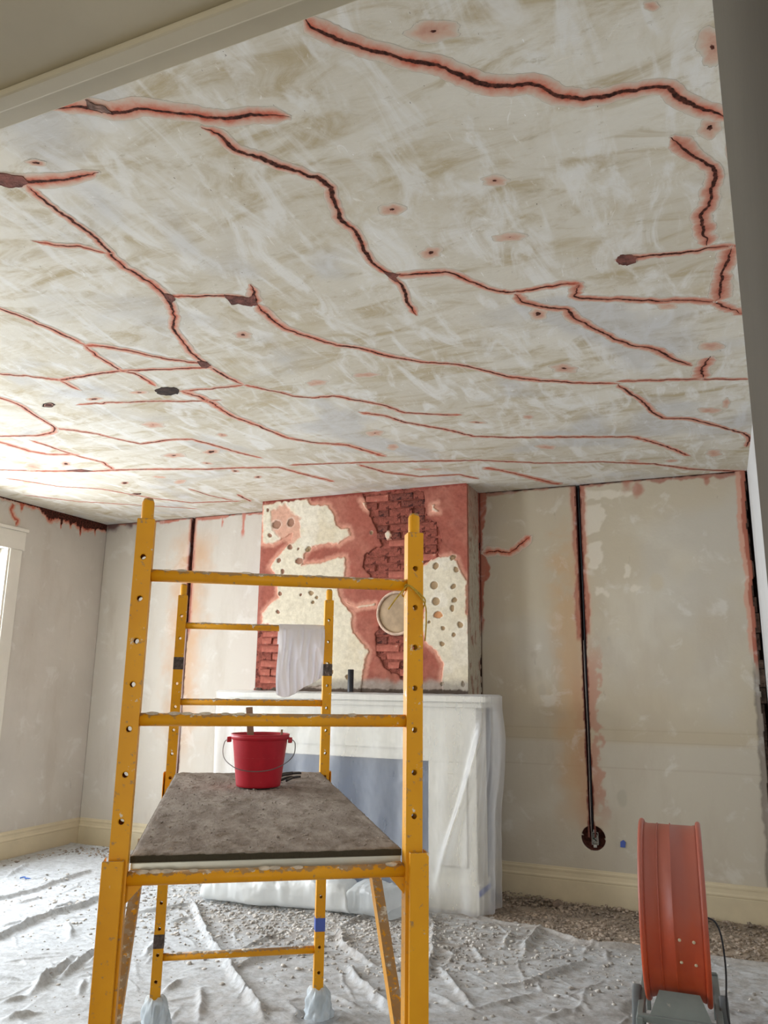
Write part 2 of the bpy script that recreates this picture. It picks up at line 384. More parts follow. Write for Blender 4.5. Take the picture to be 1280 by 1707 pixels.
# depth of the chases and the broken corner
for cx, w, zb in ((GX, GW, .46), (GXL, GWL, .5)):
    bm = bmesh.new()
    for s in (-1, 1): box(bm, (cx + s * (w + .006) - .006, D + .006, zb), (cx + s * (w + .006) + .006, D + .115, H))
    bmobj('chase_side', bm, M['brownhole'], wb)
bm = bmesh.new(); lathe(bm, [(HOLE[2] + .001, 0), (HOLE[2] + .001, .09), (0, .09)], 36, Matrix.Translation((HOLE[0], D + .018, HOLE[1])) @ Matrix.Rotation(-math.pi / 2, 4, 'X'))
bmobj('socket_recess', bm, M['brownhole'], wb, True)
bm = bmesh.new()                                     # ragged studs and rubble seen in the open corner
zz = 0.05
while zz < 3.1:
    hh = random.uniform(.05, .16); g = float(gap_left(np.array([zz + hh / 2]))[0])
    box(bm, (g - .01, D + .020 + random.uniform(0, .02), zz), (g + random.uniform(.012, .04) * (1 if zz < 2.2 else .4), D + .08, zz + hh * .97), .006); zz += hh
bmobj('broken_edge', bm, simple('rough_lath_and_mortar', (.13, .085, .065), .95, var=.6, vs_=18, bumpd=.02), wb)

# left wall with two windows
def wall_with_windows(name, wins, mat):
    bm = bmesh.new(); ys = [YF1 - .06]; X0, X1 = XL - .2, XL
    for (a, b, z0, z1) in wins:
        box(bm, (X0, ys[-1], 0), (X1, a, H)); box(bm, (X0, a, 0), (X1, b, z0)); box(bm, (X0, a, z1), (X1, b, H)); ys.append(b)
    box(bm, (X0, ys[-1], 0), (X1, D + .12, H))
    return bmobj(name, bm, mat, kind='structure')
WINS = [(1.25, 2.55, .72, 2.70), (3.73, 5.03, .72, 2.70)]
wl = wall_with_windows('wall_left', WINS, M['wall_left'])
def glass():
    m = bpy.data.materials.new('window_glass'); m.use_nodes = True; nt = m.node_tree; nt.nodes.clear()
    o = N(nt, 'ShaderNodeOutputMaterial'); t = N(nt, 'ShaderNodeBsdfTransparent'); g = N(nt, 'ShaderNodeBsdfGlossy'); g.inputs['Roughness'].default_value = .02
    x = N(nt, 'ShaderNodeMixShader'); x.inputs[0].default_value = .06; nt.links.new(t.outputs[0], x.inputs[1]); nt.links.new(g.outputs[0], x.inputs[2]); nt.links.new(x.outputs[0], o.inputs[0]); return m
M['pane'] = glass()
def window(name, a, b, z0, z1):
    r = empty(name, (XL, (a + b) / 2, z0), kind='structure'); o = Vector((XL, (a + b) / 2, z0)); W = (b - a) / 2; Hh = z1 - z0
    def p(n, lo, hi, m=M['white_trim'], par=r, bev=.004):
        return bx(n, lo, hi, m, par, bev)
    for s in (-1, 1): p('casing', (0.001, min(s * W, s * (W + .13)), -.02), (.024, max(s * W, s * (W + .13)), Hh))
    p('head_casing', (0.001, -W - .15, Hh), (.030, W + .15, Hh + .17)); p('crown_bead', (.0, -W - .165, Hh + .17), (.045, W + .165, Hh + .20))
    p('sill', (-.02, -W - .15, -.055), (.055, W + .15, -.02)); p('apron', (0.001, -W - .13, -.17), (.022, W + .13, -.055))
    for s in (-1, 1): p('reveal', (-.19, s * W - (.02 if s > 0 else 0), -.02), (.012, s * W + (.02 if s < 0 else 0), Hh))
    mid = Hh * .5
    for z_a, z_b, xo in ((0, mid + .02, -.07), (mid - .02, Hh, -.11)):
        bm = bmesh.new()
        for s in (-1, 1): box(bm, (xo - .02, min(s * (W - .02), s * (W - .07)), z_a), (xo + .02, max(s * (W - .02), s * (W - .07)), z_b), .003)
        box(bm, (xo - .02, -W + .07, z_a), (xo + .02, W - .07, z_a + .05), .003); box(bm, (xo - .02, -W + .07, z_b - .05), (xo + .02, W - .07, z_b), .003)
        sa = bmobj('sash', bm, M['white_trim'], r)
        p('pane', (xo - .003, -W + .07, z_a + .05), (xo + .003, W - .07, z_b - .05), M['pane'], sa, 0)
    return r
window('window_2', *WINS[0]); window('window_1', *WINS[1])
bx('wall_right', (XR, YF1 - .06, 0), (XR + .15, D + .2, H), wall_paint('right_wall_plaster', (.66, .66, .66), False), bev=0, kind='structure')

# wall and doorway the photograph is taken through
bm = bmesh.new()
box(bm, (XL, YF0, 0), (DX0 - .02, YF1, H)); box(bm, (DX1 + .02, YF0, 0), (XR, YF1, H)); box(bm, (DX0 - .02, YF0, DZ + .02), (DX1 + .02, YF1, H))
bmobj('wall_front', bm, M['wall_plain'], kind='structure')
dr = empty('door_1', ((DX0 + DX1) / 2, YF0, 0), kind='structure')
def dp(n, lo, hi, mat=M['door_paint'], bev=.003):
    e = Vector(dr.location); return bx(n, Vector(lo) - e, Vector(hi) - e, mat, dr, bev)
M['dark_jamb'] = simple('dark_drab_jamb', (.070, .058, .037), .6, var=.1, vs_=2.5, bumpd=.0015, dirt=(.07, .058, .04), dirt_amt=.62, dirt_scale=5)  # right jamb coloured much darker than the rest of the door frame
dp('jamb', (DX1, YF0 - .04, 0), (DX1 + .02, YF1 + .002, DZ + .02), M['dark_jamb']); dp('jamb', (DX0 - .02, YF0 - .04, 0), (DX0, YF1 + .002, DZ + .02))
dp('head_lining', (DX0 - .02, YF0 - .04, DZ), (DX1 + .02, YF1 + .002, DZ + .02))
dp('stop', (DX0, YF1 - .031, DZ - .004), (DX1, YF1 - .0, DZ), bev=.002)
dp('stop', (DX0, YF1 - .058, DZ - .012), (DX1, YF1 - .031, DZ), bev=.004)
dp('head_casing', (DX0 - .13, YF0 - .062, DZ + .012), (DX1 + .13, YF0 - .04, DZ + .17), bev=.008)
dp('casing', (DX1 + .012, YF0 - .062, 0), (DX1 + .14, YF0 - .04, DZ + .012), bev=.005); dp('casing', (DX0 - .14, YF0 - .062, 0), (DX0 - .012, YF0 - .04, DZ + .012), bev=.005)
# the dim hall the camera stands in
bm = bmesh.new(); box(bm, (-4.0, -3.0, 0), (-3.9, YF0, 2.9)); bmobj('wall_hall_left', bm, M['wall_plain'], kind='structure')
bm = bmesh.new(); box(bm, (1.1, -3.0, 0), (1.2, YF0, 2.9)); box(bm, (XR, YF0, 0), (1.2, YF1, 2.9)); bmobj('wall_hall_right', bm, M['wall_plain'], kind='structure')
bm = bmesh.new(); box(bm, (-4.0, -3.0, 2.9), (1.2, YF0, 3.0)); bmobj('ceiling_hall', bm, M['wall_plain'], kind='structure')
bm = bmesh.new(); box(bm, (-4, -3.1, 0), (.10, -3.0, 2.9)); box(bm, (1.10, -3.1, 0), (1.2, -3.0, 2.9)); box(bm, (.10, -3.1, 2.45), (1.10, -3.0, 2.9)); bmobj('wall_hall_back', bm, M['wall_plain'], kind='structure')
bx('floor_hall', (XR + .2, -3.2, -.12), (1.4, YF1, 0), M['floor'], bev=0, kind='structure')

# baseboards: tall cream boards with a moulded cap
def baseboard(name, along, x0, x1, face, sgn, h=.24):
    prof = [(0, 0), (.022, 0), (.022, .150), (.020, .153), (.020, .158), (.024, .161), (.024, .170), (.017, .180), (.014, .205), (.016, .212), (.016, .222), (.010, .228), (.008, h), (0, h)]
    bm = bmesh.new(); L = []
    for e in (x0, x1):
        L.append([bm.verts.new((e, face + sgn * d, z) if along == 'x' else (face + sgn * d, e, z)) for d, z in prof])
    for i in range(len(prof)): j = (i + 1) % len(prof); bm.faces.new((L[0][i], L[0][j], L[1][j], L[1][i]))
    bm.faces.new(L[0]); bm.faces.new(L[1][::-1])
    return bm
bmobj('baseboard_back', baseboard('b', 'x', BX1 + .045, XR - .03, D, -1), M['trim'], kind='structure')
bmobj('baseboard_back_left', baseboard('b', 'x', XL + .02, BX0 - .01, D, -1), M['trim'], kind='structure')
bmobj('baseboard_left', baseboard('b', 'y', YF1, D - .001, XL, 1), M['trim'], kind='structure')
bmobj('baseboard_right', baseboard('b', 'y', YF1, D - .03, XR, -1), M['trim'], kind='structure')

# ------------------------------------------------------------------ cracks
def resample(P, step):
    P = np.array(P, float); seg = np.hypot(*np.diff(P, axis=0).T); s = np.r_[0, np.cumsum(seg)]; n = max(3, int(s[-1] / step) + 1)
    t = np.linspace(0, s[-1], n); return np.stack([np.interp(t, s, P[:, 0]), np.interp(t, s, P[:, 1])], -1), t
crack_n = [0]
def crack(parent, P2, to3, nrm, core=.006, halo=.027, name='crack', wob=1.0, step=.012, mat=None):
    """a raked-out crack: a raised lip of scraped plaster with a dark V between"""
    crack_n[0] += 1; k = crack_n[0]; r = np.random.RandomState(k)
    P2 = [np.array(q_, float) for q_ in P2]
    for i_, j_ in ((0, 1), (-1, -2)):
        e_ = P2[i_] - P2[j_]; P2[i_] = P2[i_] + e_ / (np.linalg.norm(e_) + 1e-9) * .018
    P, t = resample(P2, step); n = len(P)
    d = np.gradient(P, axis=0); d /= np.linalg.norm(d, axis=1)[:, None] + 1e-9; q = np.stack([-d[:, 1], d[:, 0]], -1)
    off = (vnoise(t, t * 0 + k * 3.3, .035, k) - .5) * .012 * wob + (vnoise(t, t * 0 + k, .012, k + 50) - .5) * .006 * wob
    P = P + q * off[:, None]
    d = np.gradient(P, axis=0); d /= np.linalg.norm(d, axis=1)[:, None] + 1e-9
    ds = d.copy()
    for _ in range(3): ds[1:-1] = (ds[:-2] + ds[1:-1] + ds[2:]) / 3
    q = np.stack([-ds[:, 1], ds[:, 0]], -1)
    L = t[-1]; end = np.minimum(t, L - t)
    taper = np.clip(end / .12, .25, 1); cw = core * taper * (.6 + .9 * vnoise(t, t * 0 + k, .06, k + 9))
    hw = halo * (.75 + .5 * vnoise(t, t * 0, .2, k + 19)) * np.clip(end / .05, .3, 1)
    shift = (vnoise(t, t * 0 + 7, .3, k + 29) - .5) * halo * .5
    us = [-1, -.55, None, 0, None, .55, 1]; V = []; Hh = []; Cc = []
    z0 = -.0002 - .00002 * (k % 30)
    for j in range(7):
        if us[j] is None: s = -1 if j == 2 else 1; w = s * cw * 1.2; dz = -.0006; hv = np.abs(w) / hw; cv = np.full(n, 1.2)
        elif us[j] == 0: w = 0 * t; dz = -.0001; hv = 0 * t; cv = 0 * t
        else: w = us[j] * hw; dz = -.0005 if abs(us[j]) < 1 else 0; w = np.sign(us[j]) * np.maximum(abs(w), cw * (1.5 if abs(us[j]) < 1 else 1.9)) + shift * abs(us[j]); hv = np.full(n, abs(us[j])); cv = np.maximum(np.abs(w) / cw, 1.3)
        he = np.clip(1 - end / (halo * .9), 0, 1); hv = np.maximum(hv, he)
        Q = P + q * w[:, None]
        V.append(to3(Q) + nrm * -(z0 + dz)); Hh.append(hv); Cc.append(cv + np.clip(1 - end / .012, 0, 1) * 2)
    V = np.stack(V, 1).reshape(-1, 3); idx = np.arange(n * 7).reshape(n, 7)
    F = np.stack([idx[:-1, :-1], idx[:-1, 1:], idx[1:, 1:], idx[1:, :-1]], -1).reshape(-1, 4)
    me = npmesh(name, V, F, attrs={'h': np.stack(Hh, 1).ravel(), 'c': np.stack(Cc, 1).ravel()})
    return link(name, me, mat or M['crack'], parent, True)
def c_ceil(px, core=.006, halo=.027, **k):
    P = [on(2, H, *q)[:2] for q in px]
    return crack(ceil, P, lambda Q: np.c_[Q, np.full(len(Q), H)], np.array([0, 0, -1.]), core, halo, **k)
# (crack() takes nrm pointing into the room)
CR = [
 ([(505,30),(520,45),(545,58),(590,75),(640,88),(660,96),(700,102),(740,110),(780,128),(815,143),(850,143),(885,140),(905,147),(930,160),(970,164),(1000,162),(1040,152),(1090,145),(1112,145),(1135,165),(1160,176),(1215,197)], .0075, .040),
 ([(92,181),(125,178),(150,180),(185,187),(205,186),(235,181),(270,185),(310,189),(355,195),(390,196),(420,190),(477,193)], .0065, .034),
 ([(340,215),(365,225),(405,256),(440,265),(480,280),(535,298),(550,312),(558,340),(570,365),(590,383),(605,410),(615,430),(630,447),(652,459)], .0085, .030),
 ([(652,459),(670,475),(675,490),(680,505),(694,524)], .007, .026),
 ([(655,459),(700,456),(745,453),(765,460),(800,475),(830,485),(850,487),(880,484),(910,478),(935,474),(968,472)], .0055, .028),
 ([(967,472),(957,494),(985,498),(1040,499),(1100,501),(1150,500),(1190,503),(1240,524)], .0052, .032),
 ([(857,490),(870,503),(900,510),(945,515),(955,528),(985,546),(1030,567),(1060,577),(1090,581),(1115,595),(1152,609)], .0065, .030),
 ([(1118,233),(1150,255),(1165,263),(1190,278),(1192,298),(1186,325),(1180,345),(1168,360),(1172,385),(1180,409)], .0065, .034),
 ([(1030,432),(1060,428),(1120,422),(1160,418),(1180,412),(1228,411)], .006, .028),
 ([(1221,412),(1210,440),(1200,470),(1202,490),(1195,502)], .006, .040),
 ([(-30,296),(0,298),(45,302),(85,300),(120,297),(162,289)], .0075, .034),
 ([(45,308),(75,335),(110,360),(150,388),(180,415),(190,430),(215,450),(250,470),(275,492),(285,510),(292,527),(288,545),(300,565),(320,588),(345,608),(380,630),(405,641)], .0065, .028),
 ([(58,402),(90,408),(130,410),(160,418),(182,422)], .004, .016),
 ([(283,493),(320,494),(370,492),(395,495),(425,503)], .005, .020),
 ([(420,476),(424,492),(428,506)], .008, .030),
 ([(428,508),(450,530),(475,548),(510,560),(560,575),(600,580),(640,592),(700,603),(760,607),(800,615),(850,628),(900,634),(960,638),(1030,639)], .0060, .030),
 ([(1030,636),(1100,633),(1175,632),(1248,632)], .0045, .022),
 ([(1172,631),(1168,615),(1182,595)], .008, .055),
 ([(1030,641),(1050,655),(1075,672),(1085,685),(1105,697),(1150,698),(1175,704),(1210,714),(1240,722),(1250,730),(1245,744)], .0062, .030),
 ([(405,641),(440,648),(490,660),(520,663),(555,660),(600,668),(640,675),(675,688),(720,690),(768,692)], .0055, .026),
 ([(-20,508),(0,514),(30,525),(85,548),(140,575)], .005, .022),
 ([(140,575),(180,578),(220,585),(270,597),(320,604),(345,605)], .005, .026),
 ([(140,576),(160,592),(200,617),(225,622),(260,643)], .005, .024),
 ([(-20,622),(0,623),(50,627),(100,633),(150,625),(200,618),(280,615),(355,612)], .0052, .024),
 ([(100,634),(132,650)], .005, .022),
 ([(300,652),(350,648),(405,642)], .0045, .022),
 ([(300,652),(330,660),(355,672),(385,693),(430,710),(480,730),(520,737),(580,742),(642,761)], .006, .034),
 ([(130,675),(180,671),(250,669),(310,669),(365,666)], .004, .020),
 ([(-20,657),(0,663),(30,673),(60,693),(92,712),(90,720),(60,726),(0,727),(-20,727)], .006, .026),
 ([(92,714),(120,717),(160,723),(200,733),(235,740),(280,733),(320,732),(350,740),(400,755),(437,764)], .0055, .028),
 ([(-20,730),(0,737),(50,752),(80,757),(130,757)], .004, .034),
 ([(52,734),(100,750),(130,760),(170,770),(190,783)], .0055, .028),
 ([(-20,782),(0,783),(70,785),(150,785),(250,782),(350,782),(400,780),(465,779),(490,786),(557,803)], .0065, .034),
 ([(483,775),(540,773),(640,770),(750,768),(800,767),(900,772),(1000,770),(1090,773),(1150,782),(1245,786)], .006, .032),
 ([(600,687),(640,692),(680,705),(740,715),(790,727),(850,729),(960,728),(1055,728),(1100,740),(1150,760)], .006, .032),
 ([(597,774),(640,787),(700,794),(765,791),(797,798)], .005, .036),
 ([(806,779),(840,785),(890,797),(933,808)], .004, .050),
 ([(10,797),(100,811),(170,815),(250,830),(320,838),(400,835)], .005, .024),
 ([(40,825),(130,836),(250,843),(330,848)], .004, .020),
 ([(315,815),(350,826),(387,834)], .006, .020),
 ([(395,824),(418,836)], .008, .026),
]
for P, c_, h_ in CR:
    rt = sum(p[0] for p in P) / len(P) > 930
    c_ceil(P, c_ * .78, h_ * 1.15, mat=M['crack_red'] if rt else M['crack'])

def outline(ax, v, pts, off, jag=0, per=4, seed=0):
    r = random.Random(seed); out = []
    n = len(pts)
    for i in range(n):
        a, b = pts[i], pts[(i + 1) % n]
        for k in range(per):
            t = k / per; out.append((a[0] * (1 - t) + b[0] * t + r.uniform(-jag, jag), a[1] * (1 - t) + b[1] * t + r.uniform(-jag, jag)))
    P = [on(ax, v, *q) for q in out]
    for p in P: p[ax] += off
    return P
def hollow(parent, ax, v, sgn, pts, mat, name='hole', depth=.02, jag=1.0, per=4):
    """broken-out place: a ragged lip stepping down to a darker floor"""
    P = outline(ax, v, pts, 0, jag, per, seed=len(pts) + int(pts[0][0])); c = sum(P) / len(P); bm = bmesh.new(); R = []
    for s, o in ((1.0, sgn * .0003), (.97, sgn * .0030), (.86, sgn * .0021), (.5, sgn * .0027), (.2, sgn * .0020)):
        ring = []
        for p in P:
            q = c + (p - c) * s; q[ax] = v + o + (random.uniform(-.0004, .0004)); ring.append(bm.verts.new(q))
        R.append(ring)
    n = len(P)
    for a, b in zip(R, R[1:]):
        for k in range(n): bm.faces.new((a[k], a[(k + 1) % n], b[(k + 1) % n], b[k]))
    bm.faces.new(R[-1]); return bmobj(name, bm, mat, parent)
M['scuff'] = crack_mat('dark_scuff', (.12, .095, .07), (.30, .265, .20), .9, .1, .9, (.60, .55, .42))
rel_ = crack(None, [on(2, DZ - .004, *q)[:2] for q in ((188, 104), (215, 95), (245, 88), (270, 78), (290, 70))], lambda Q: np.c_[Q, np.full(len(Q), DZ - .0045)], np.array([0, 0, -1.]), .0001, .0045, name='scuff', wob=.1, step=.005, mat=M['scuff'])
rel_.parent = dr; rel_.matrix_parent_inverse = Matrix.Translation(-Vector(dr.location))
hollow(ceil, 2, H, -1, [(-25, 286), (0, 288), (25, 291), (40, 294), (48, 303), (38, 311), (15, 313), (0, 308), (-25, 303)], M['brownhole'])
hollow(ceil, 2, H, -1, [(142, 165), (155, 172), (172, 175), (186, 187), (170, 187), (146, 180)], simple('grey_torn_lath', (.20, .12, .095), .95, var=.5, vs_=30))
hollow(ceil, 2, H, -1, [(257, 650), (268, 645), (290, 645), (299, 650), (297, 656), (282, 659), (264, 657)], M['near_black'])
hollow(ceil, 2, H, -1, [(1026, 433), (1034, 425), (1050, 424), (1062, 428), (1060, 437), (1045, 442), (1031, 440)], M['brownhole'])
hollow(ceil, 2, H, -1, [(372, 491), (392, 493), (415, 495), (424, 490), (430, 508), (420, 510), (400, 506), (385, 507)], M['brownhole'])
hollow(ceil, 2, H, -1, [(638, 452), (655, 455), (668, 456), (660, 463), (664, 470), (656, 468)], M['brownhole'], per=3)
hollow(ceil, 2, H, -1, [(272, 488), (288, 492), (292, 500), (286, 505), (278, 500)], M['brownhole'], per=2)
hollow(ceil, 2, H, -1, [(328, 602), (345, 603), (352, 608), (345, 614), (336, 612)], M['brownhole'], per=2)
hollow(ceil, 2, H, -1, [(110, 784), (135, 782), (155, 785), (135, 787)], M['brownhole'], per=2, jag=.3)
def spot(parent, ax, v, nrm, cx, cy, rx, ry, dot=.15, name='scraped_patch'):
    k = crack_n[0] = crack_n[0] + 1; r = np.random.RandomState(k + 400); n = 22; dot0 = dot; dot = max(dot, .03)
    ph = np.linspace(0, 6.28318, n, endpoint=False); rr = 1 + .18 * np.sin(2 * ph + r.rand() * 6) + .10 * np.sin(5 * ph + r.rand() * 6)
    V = []; hh = []; cc = []; c0 = on(ax, v, cx, cy)
    R_ = np.array([on(ax, v, cx + rx * 1.35 * a * math.cos(p), cy + ry * 1.35 * a * math.sin(p)) for p, a in zip(ph, rr)])
    for s, h_, c_ in ((0, .1, 0), (dot, .15, 1), (dot * 1.6 + .02, .2, 2.5), (.6, .5, 3), (1, 1, 3)):
        if s == 0: V.append(c0); hh.append(h_); cc.append(c_ if dot0 > 0.01 else 3); continue
        for q in R_: V.append(c0 + (q - c0) * s); hh.append(h_); cc.append(c_ if dot0 > .01 else 3)
    V = np.array(V) + np.array(nrm) * (.0003 + .00002 * (k % 40))
    faces = [(0, 1 + i, 1 + (i + 1) % n) for i in range(n)]
    for L in range(3): faces += [(1 + L * n + i, 1 + (L + 1) * n + i, 1 + (L + 1) * n + (i + 1) % n, 1 + L * n + (i + 1) % n) for i in range(n)]
    bm = bmesh.new(); vv = [bm.verts.new(p) for p in V]
    for f in faces: bm.faces.new([vv[i] for i in f])
    me = bpy.data.meshes.new(name); bm.to_mesh(me); bm.free()
    for nm, a in (('h', hh), ('c', cc)): me.attributes.new(nm, 'FLOAT', 'POINT').data.foreach_set('value', np.array(a, np.float32))
    return link(name, me, M['spot'], parent)
for s in ((722,52,44,14,.1),(1187,78,26,24,.12),(1183,213,18,14,.2),(825,301,23,7,.15),(653,349,17,10,.15),(718,421,17,9,.2),(850,395,26,6,.05),(897,523,15,8,.25),(1112,508,18,6,0),
          (940,614,22,6,.15),(405,558,15,5,.2),(528,638,17,4,0),(610,625,18,4,0),(1185,577,16,8,0),(1183,684,15,5,0),(1190,755,13,5,0),(625,722,12,5,.1),(255,708,19,4,.05),(290,759,15,4,.15),
          (352,753,12,4,.3),(55,778,17,5,0),(81,675,11,3,.5),(110,773,9,3,.3),(157,665,11,3,.3),(208,805,8,2,.4),(910,745,14,4,0),(655,745,10,4,0),(795,704,14,2,.2),(1210,672,6,7,0),(300,803,10,3,0),
          (60,271,14,5,.3),(232,654,12,3,.2),(345,772,9,2,.2),(430,795,8,2,.3),(705,782,14,2,0),(392,785,8,2,.3),(265,795,10,2,0),(880,695,9,3,0),(370,725,8,3,.1),(1055,768,14,2,0),(1120,768,12,2,0),(225,824,9,2,.5),(1085,10,14,6,0),(1216,240,6,22,0)):
    spot(ceil, 2, H, (0, 0, -1), *s)
# cracks of the walls
def c_wall(parent, ax, v, nrm, px, core, halo, **k):
    keep = [i for i in range(3) if i != ax]; P = [on(ax, v, *q)[keep] for q in px]
    def to3(Q):
        R_ = np.zeros((len(Q), 3)); R_[:, ax] = v; R_[:, keep[0]] = Q[:, 0]; R_[:, keep[1]] = Q[:, 1]; return R_
    return crack(parent, P, to3, np.array(nrm, float), core, halo, **k)
c_wall(wb, 1, D - .004, (0, -1, 0), [(805, 921), (830, 919), (850, 921), (865, 910), (885, 894)], .0030, .050)
c_wall(wl, 0, XL, (1, 0, 0), [(32, 828), (24, 838), (17, 850), (22, 862), (30, 868), (26, 876)], .0004, .040)
def stain_strip():
    ys = np.arange(4.2, D - .002, .007); zs = np.linspace(2.72, H - .001, 62); Y, Z = np.meshgrid(ys, zs); t = H - Z
    nf = fbm(Y, Z, .05, 801, 4) - .5; ny = fbm(Y, Y * 0, .14, 811, 3)
    k = sst(5.28, 5.42, Y)
    w = .015 + k * (.045 + .05 * ny) + .02 * sst(.5, .7, ny)
    for yc, L, wd in ((5.46, .10, .05), (5.60, .17, .018), (5.72, .13, .030), (5.86, .19, .022), (5.93, .11, .05), (6.06, .13, .03), (5.12, .09, .03)): w = np.maximum(w, L * np.exp(-((Y - yc + .03 * nf) / wd) ** 2))
    h = (t - w) / .05 + .45 + nf * .9; c = np.where(k > .2, (t - w * .8) / .03 + 1.0 + nf * 2.0, (t - .012) / .012 + .9 + nf); F = None
    idx = np.arange(Y.size).reshape(Y.shape); F = np.stack([idx[:-1, :-1], idx[:-1, 1:], idx[1:, 1:], idx[1:, :-1]], -1)
    m = (h[:-1, :-1] < 1.3); me = npmesh('water_damage', np.stack([np.full_like(Y, XL + .0015) + .003 * sst(1.3, .9, c), Y, Z], -1).reshape(-1, 3), F[m], attrs={'h': np.clip(h, 0, 2).ravel(), 'c': np.clip(c, 0, 4).ravel()})
    link('water_damage', me, M['crack'], wl, True)
stain_strip()

# =================================================================== CHIMNEY BREAST
br = empty('chimney_breast', ((BX0 + BX1) / 2, D, 0), label='chimney breast with stripped red brick and torn cream plaster above the mantel', cat='chimney breast')
bo = Vector(br.location)
def rel(o, par):                                    # keep world placement of a mesh built in world space
    o.parent = par; o.matrix_parent_inverse = Matrix.Translation(-Vector(par.location)); return o
CA = px_poly(1, YB, c5([(113,118),(200,104),(330,92),(350,116),(430,125),(460,165),(470,225),(535,235),(543,275),(480,310),(400,312),(335,335),(318,365),(306,412),(400,400),(480,375),(514,370),(518,460),(482,530),(500,590),(545,640),(555,740),(600,790),(628,830),(612,900),(600,965),(590,1040),(420,1040),(400,1005),(214,1005),(208,735),(180,712),(108,700),(112,650),(150,600),(190,570),(182,500),(180,470),(146,425),(185,370),(250,300),(255,262),(165,315),(110,310)]), (0, 2))
CB = px_poly(1, YB, c5([(868,432),(940,385),(1020,368),(1060,388),(1075,440),(1108,490),(1100,600),(1112,660),(1140,1060),(985,1060),(978,960),(985,900),(955,830),(905,790),(882,720),(895,630),(870,560),(862,480)]), (0, 2))
CS = [px_poly(1, YB, c5(p), (0, 2)) for p in ([(705,262),(720,240),(742,262),(735,290),(712,296)], [(585,100),(612,112),(622,150),(606,140)], [(928,122),(958,112),(950,135),(972,160),(930,158)], [(505,580),(560,612),(660,600),(655,612),(560,626),(515,600)])]
BLOT = px_poly(1, YB, c5([(150,150),(225,118),(300,190),(303,280),(245,325),(205,295),(162,240)]), (0, 2))
Z1 = px_poly(1, YB, c5([(598,68),(800,50),(895,58),(905,180),(965,230),(985,300),(960,385),(900,402),(860,432),(850,470),(640,472),(608,420),(612,365),(690,320),(655,230),(628,150)]), (0, 2))
Z2 = px_poly(1, YB, c5([(690,690),(780,690),(875,730),(885,960),(800,970),(700,910),(672,850),(655,760)]), (0, 2))
Z3 = px_poly(1, YB, c5([(60,735),(208,735),(214,1012),(50,1012)]), (0, 2))
xs = np.linspace(BX0, BX1, 480); zs = np.linspace(1.472, H, 430); X, Z = np.meshgrid(xs, zs)
nn = fbm(X, Z, .10, 5) - .5; nf = fbm(X, Z, .030, 6, 3) - .5; jj = .040 * nn + .03 * nf
col = np.broadcast_to(np.array([.355, .112, .080]), X.shape + (3,)).copy()
col = mixc(col, sst(.45, .7, fbm(X, Z, .25, 201)) * .6, (.42, .165, .12)); col = mixc(col, sst(.5, .75, fbm(X, Z, .08, 211)) * .5, (.26, .080, .060))
hgt = .004 * (fbm(X, Z, .12, 221) - .5) + .003 * nf + .012
cream = np.minimum(sdf(X, Z, CA), sdf(X, Z, CB))
for P in CS: cream = np.minimum(cream, sdf(X, Z, P) + .002)
cream = cream + jj * .8
zone = np.minimum(np.minimum(sdf(X, Z, Z1), sdf(X, Z, Z2)), sdf(X, Z, Z3)) + jj
inz = sst(.004, -.006, zone) * sst(-.004, .004, cream); hgt = hgt - .022 * inz
col = mixc(col, inz * .9, (.20, .062, .048)); col = mixc(col, sst(.030, .0, abs(zone)) * sst(.0, .02, cream) * .45, (.22, .06, .045))
ck = sst(-.034, -.026, cream); col = mixc(col, sst(.045, .008, cream) * .9, (.62, .30, .22)); col = mixc(col, sst(.006, -.004, cream), (.70, .36, .26))
inner = sst(.0, -.022 , cream); col = mixc(col, inner, (.70, .635, .50)); hgt = hgt + .010 * sst(.0, -.010, cream)
wn_ = fbm(X, Z, .3, 231); col = mixc(col, inner * sst(.5, .8, wn_) * .5, (.62, .52, .36)); col = mixc(col, inner * sst(.55, .7, fbm(X, Z, .2, 241)) * .5, (.76, .71, .62))
bl = sst(.01, -.02, sdf(X, Z, BLOT) + jj); col = mixc(col, bl * .85, (.64, .33, .24)); hgt = hgt - .005 * bl
SP = [(183,217,26),(250,207,24),(247,326,14),(335,336,14),(195,393,14),(292,395,20),(212,445,13),(350,550,16),(300,557,9),(378,572,10),(357,595,8),(200,555,11),(190,640,10),(140,150,11),(150,270,12),(288,336,7),(450,930,9),(530,955,16),(640,255,9),
      (945,512,19),(1037,518,13),(954,590,19),(1042,585,14),(1033,625,13),(965,655,22),(922,690,9),(1072,705,17),(1040,752,11),(988,718,9),(985,797,11),(952,418,15),(1052,437,15),(1035,378,13),(1085,990,10),(985,990,10)]
for i, (a, b, r) in enumerate(SP):
    q = px_poly(1, YB, c5([(a, b)]), (0, 2))[0]; R_ = r * .00178; an = i * 1.3
    dx, dz = X - q[0], Z - q[1]; u = dx * math.cos(an) + dz * math.sin(an); v = (-dx * math.sin(an) + dz * math.cos(an)) * (1.0 if (a, b) in ((945, 512), (954, 590)) else 1.25)
    d = np.hypot(u, v) + (0 if r == 19 else .014 * nn + .02 * nf) * 1.0
    w = sst(R_ * 1.04, R_ * .86, d); cc = (.42, .30, .18) if r != 22 else (.58, .29, .14)
    if a < 320: cc = (.36, .20, .14)
    col = mixc(col, sst(R_ * 1.5, R_, d) * .3, (.78, .73, .64)); col = mixc(col, w, cc); hgt = hgt - .012 * w
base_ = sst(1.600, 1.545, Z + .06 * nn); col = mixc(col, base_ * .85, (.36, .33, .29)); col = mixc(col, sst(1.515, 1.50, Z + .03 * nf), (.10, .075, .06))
topd = sst(H - .03, H - .005, Z + .05 * nf); col = mixc(col, topd, (.26, .06, .045))
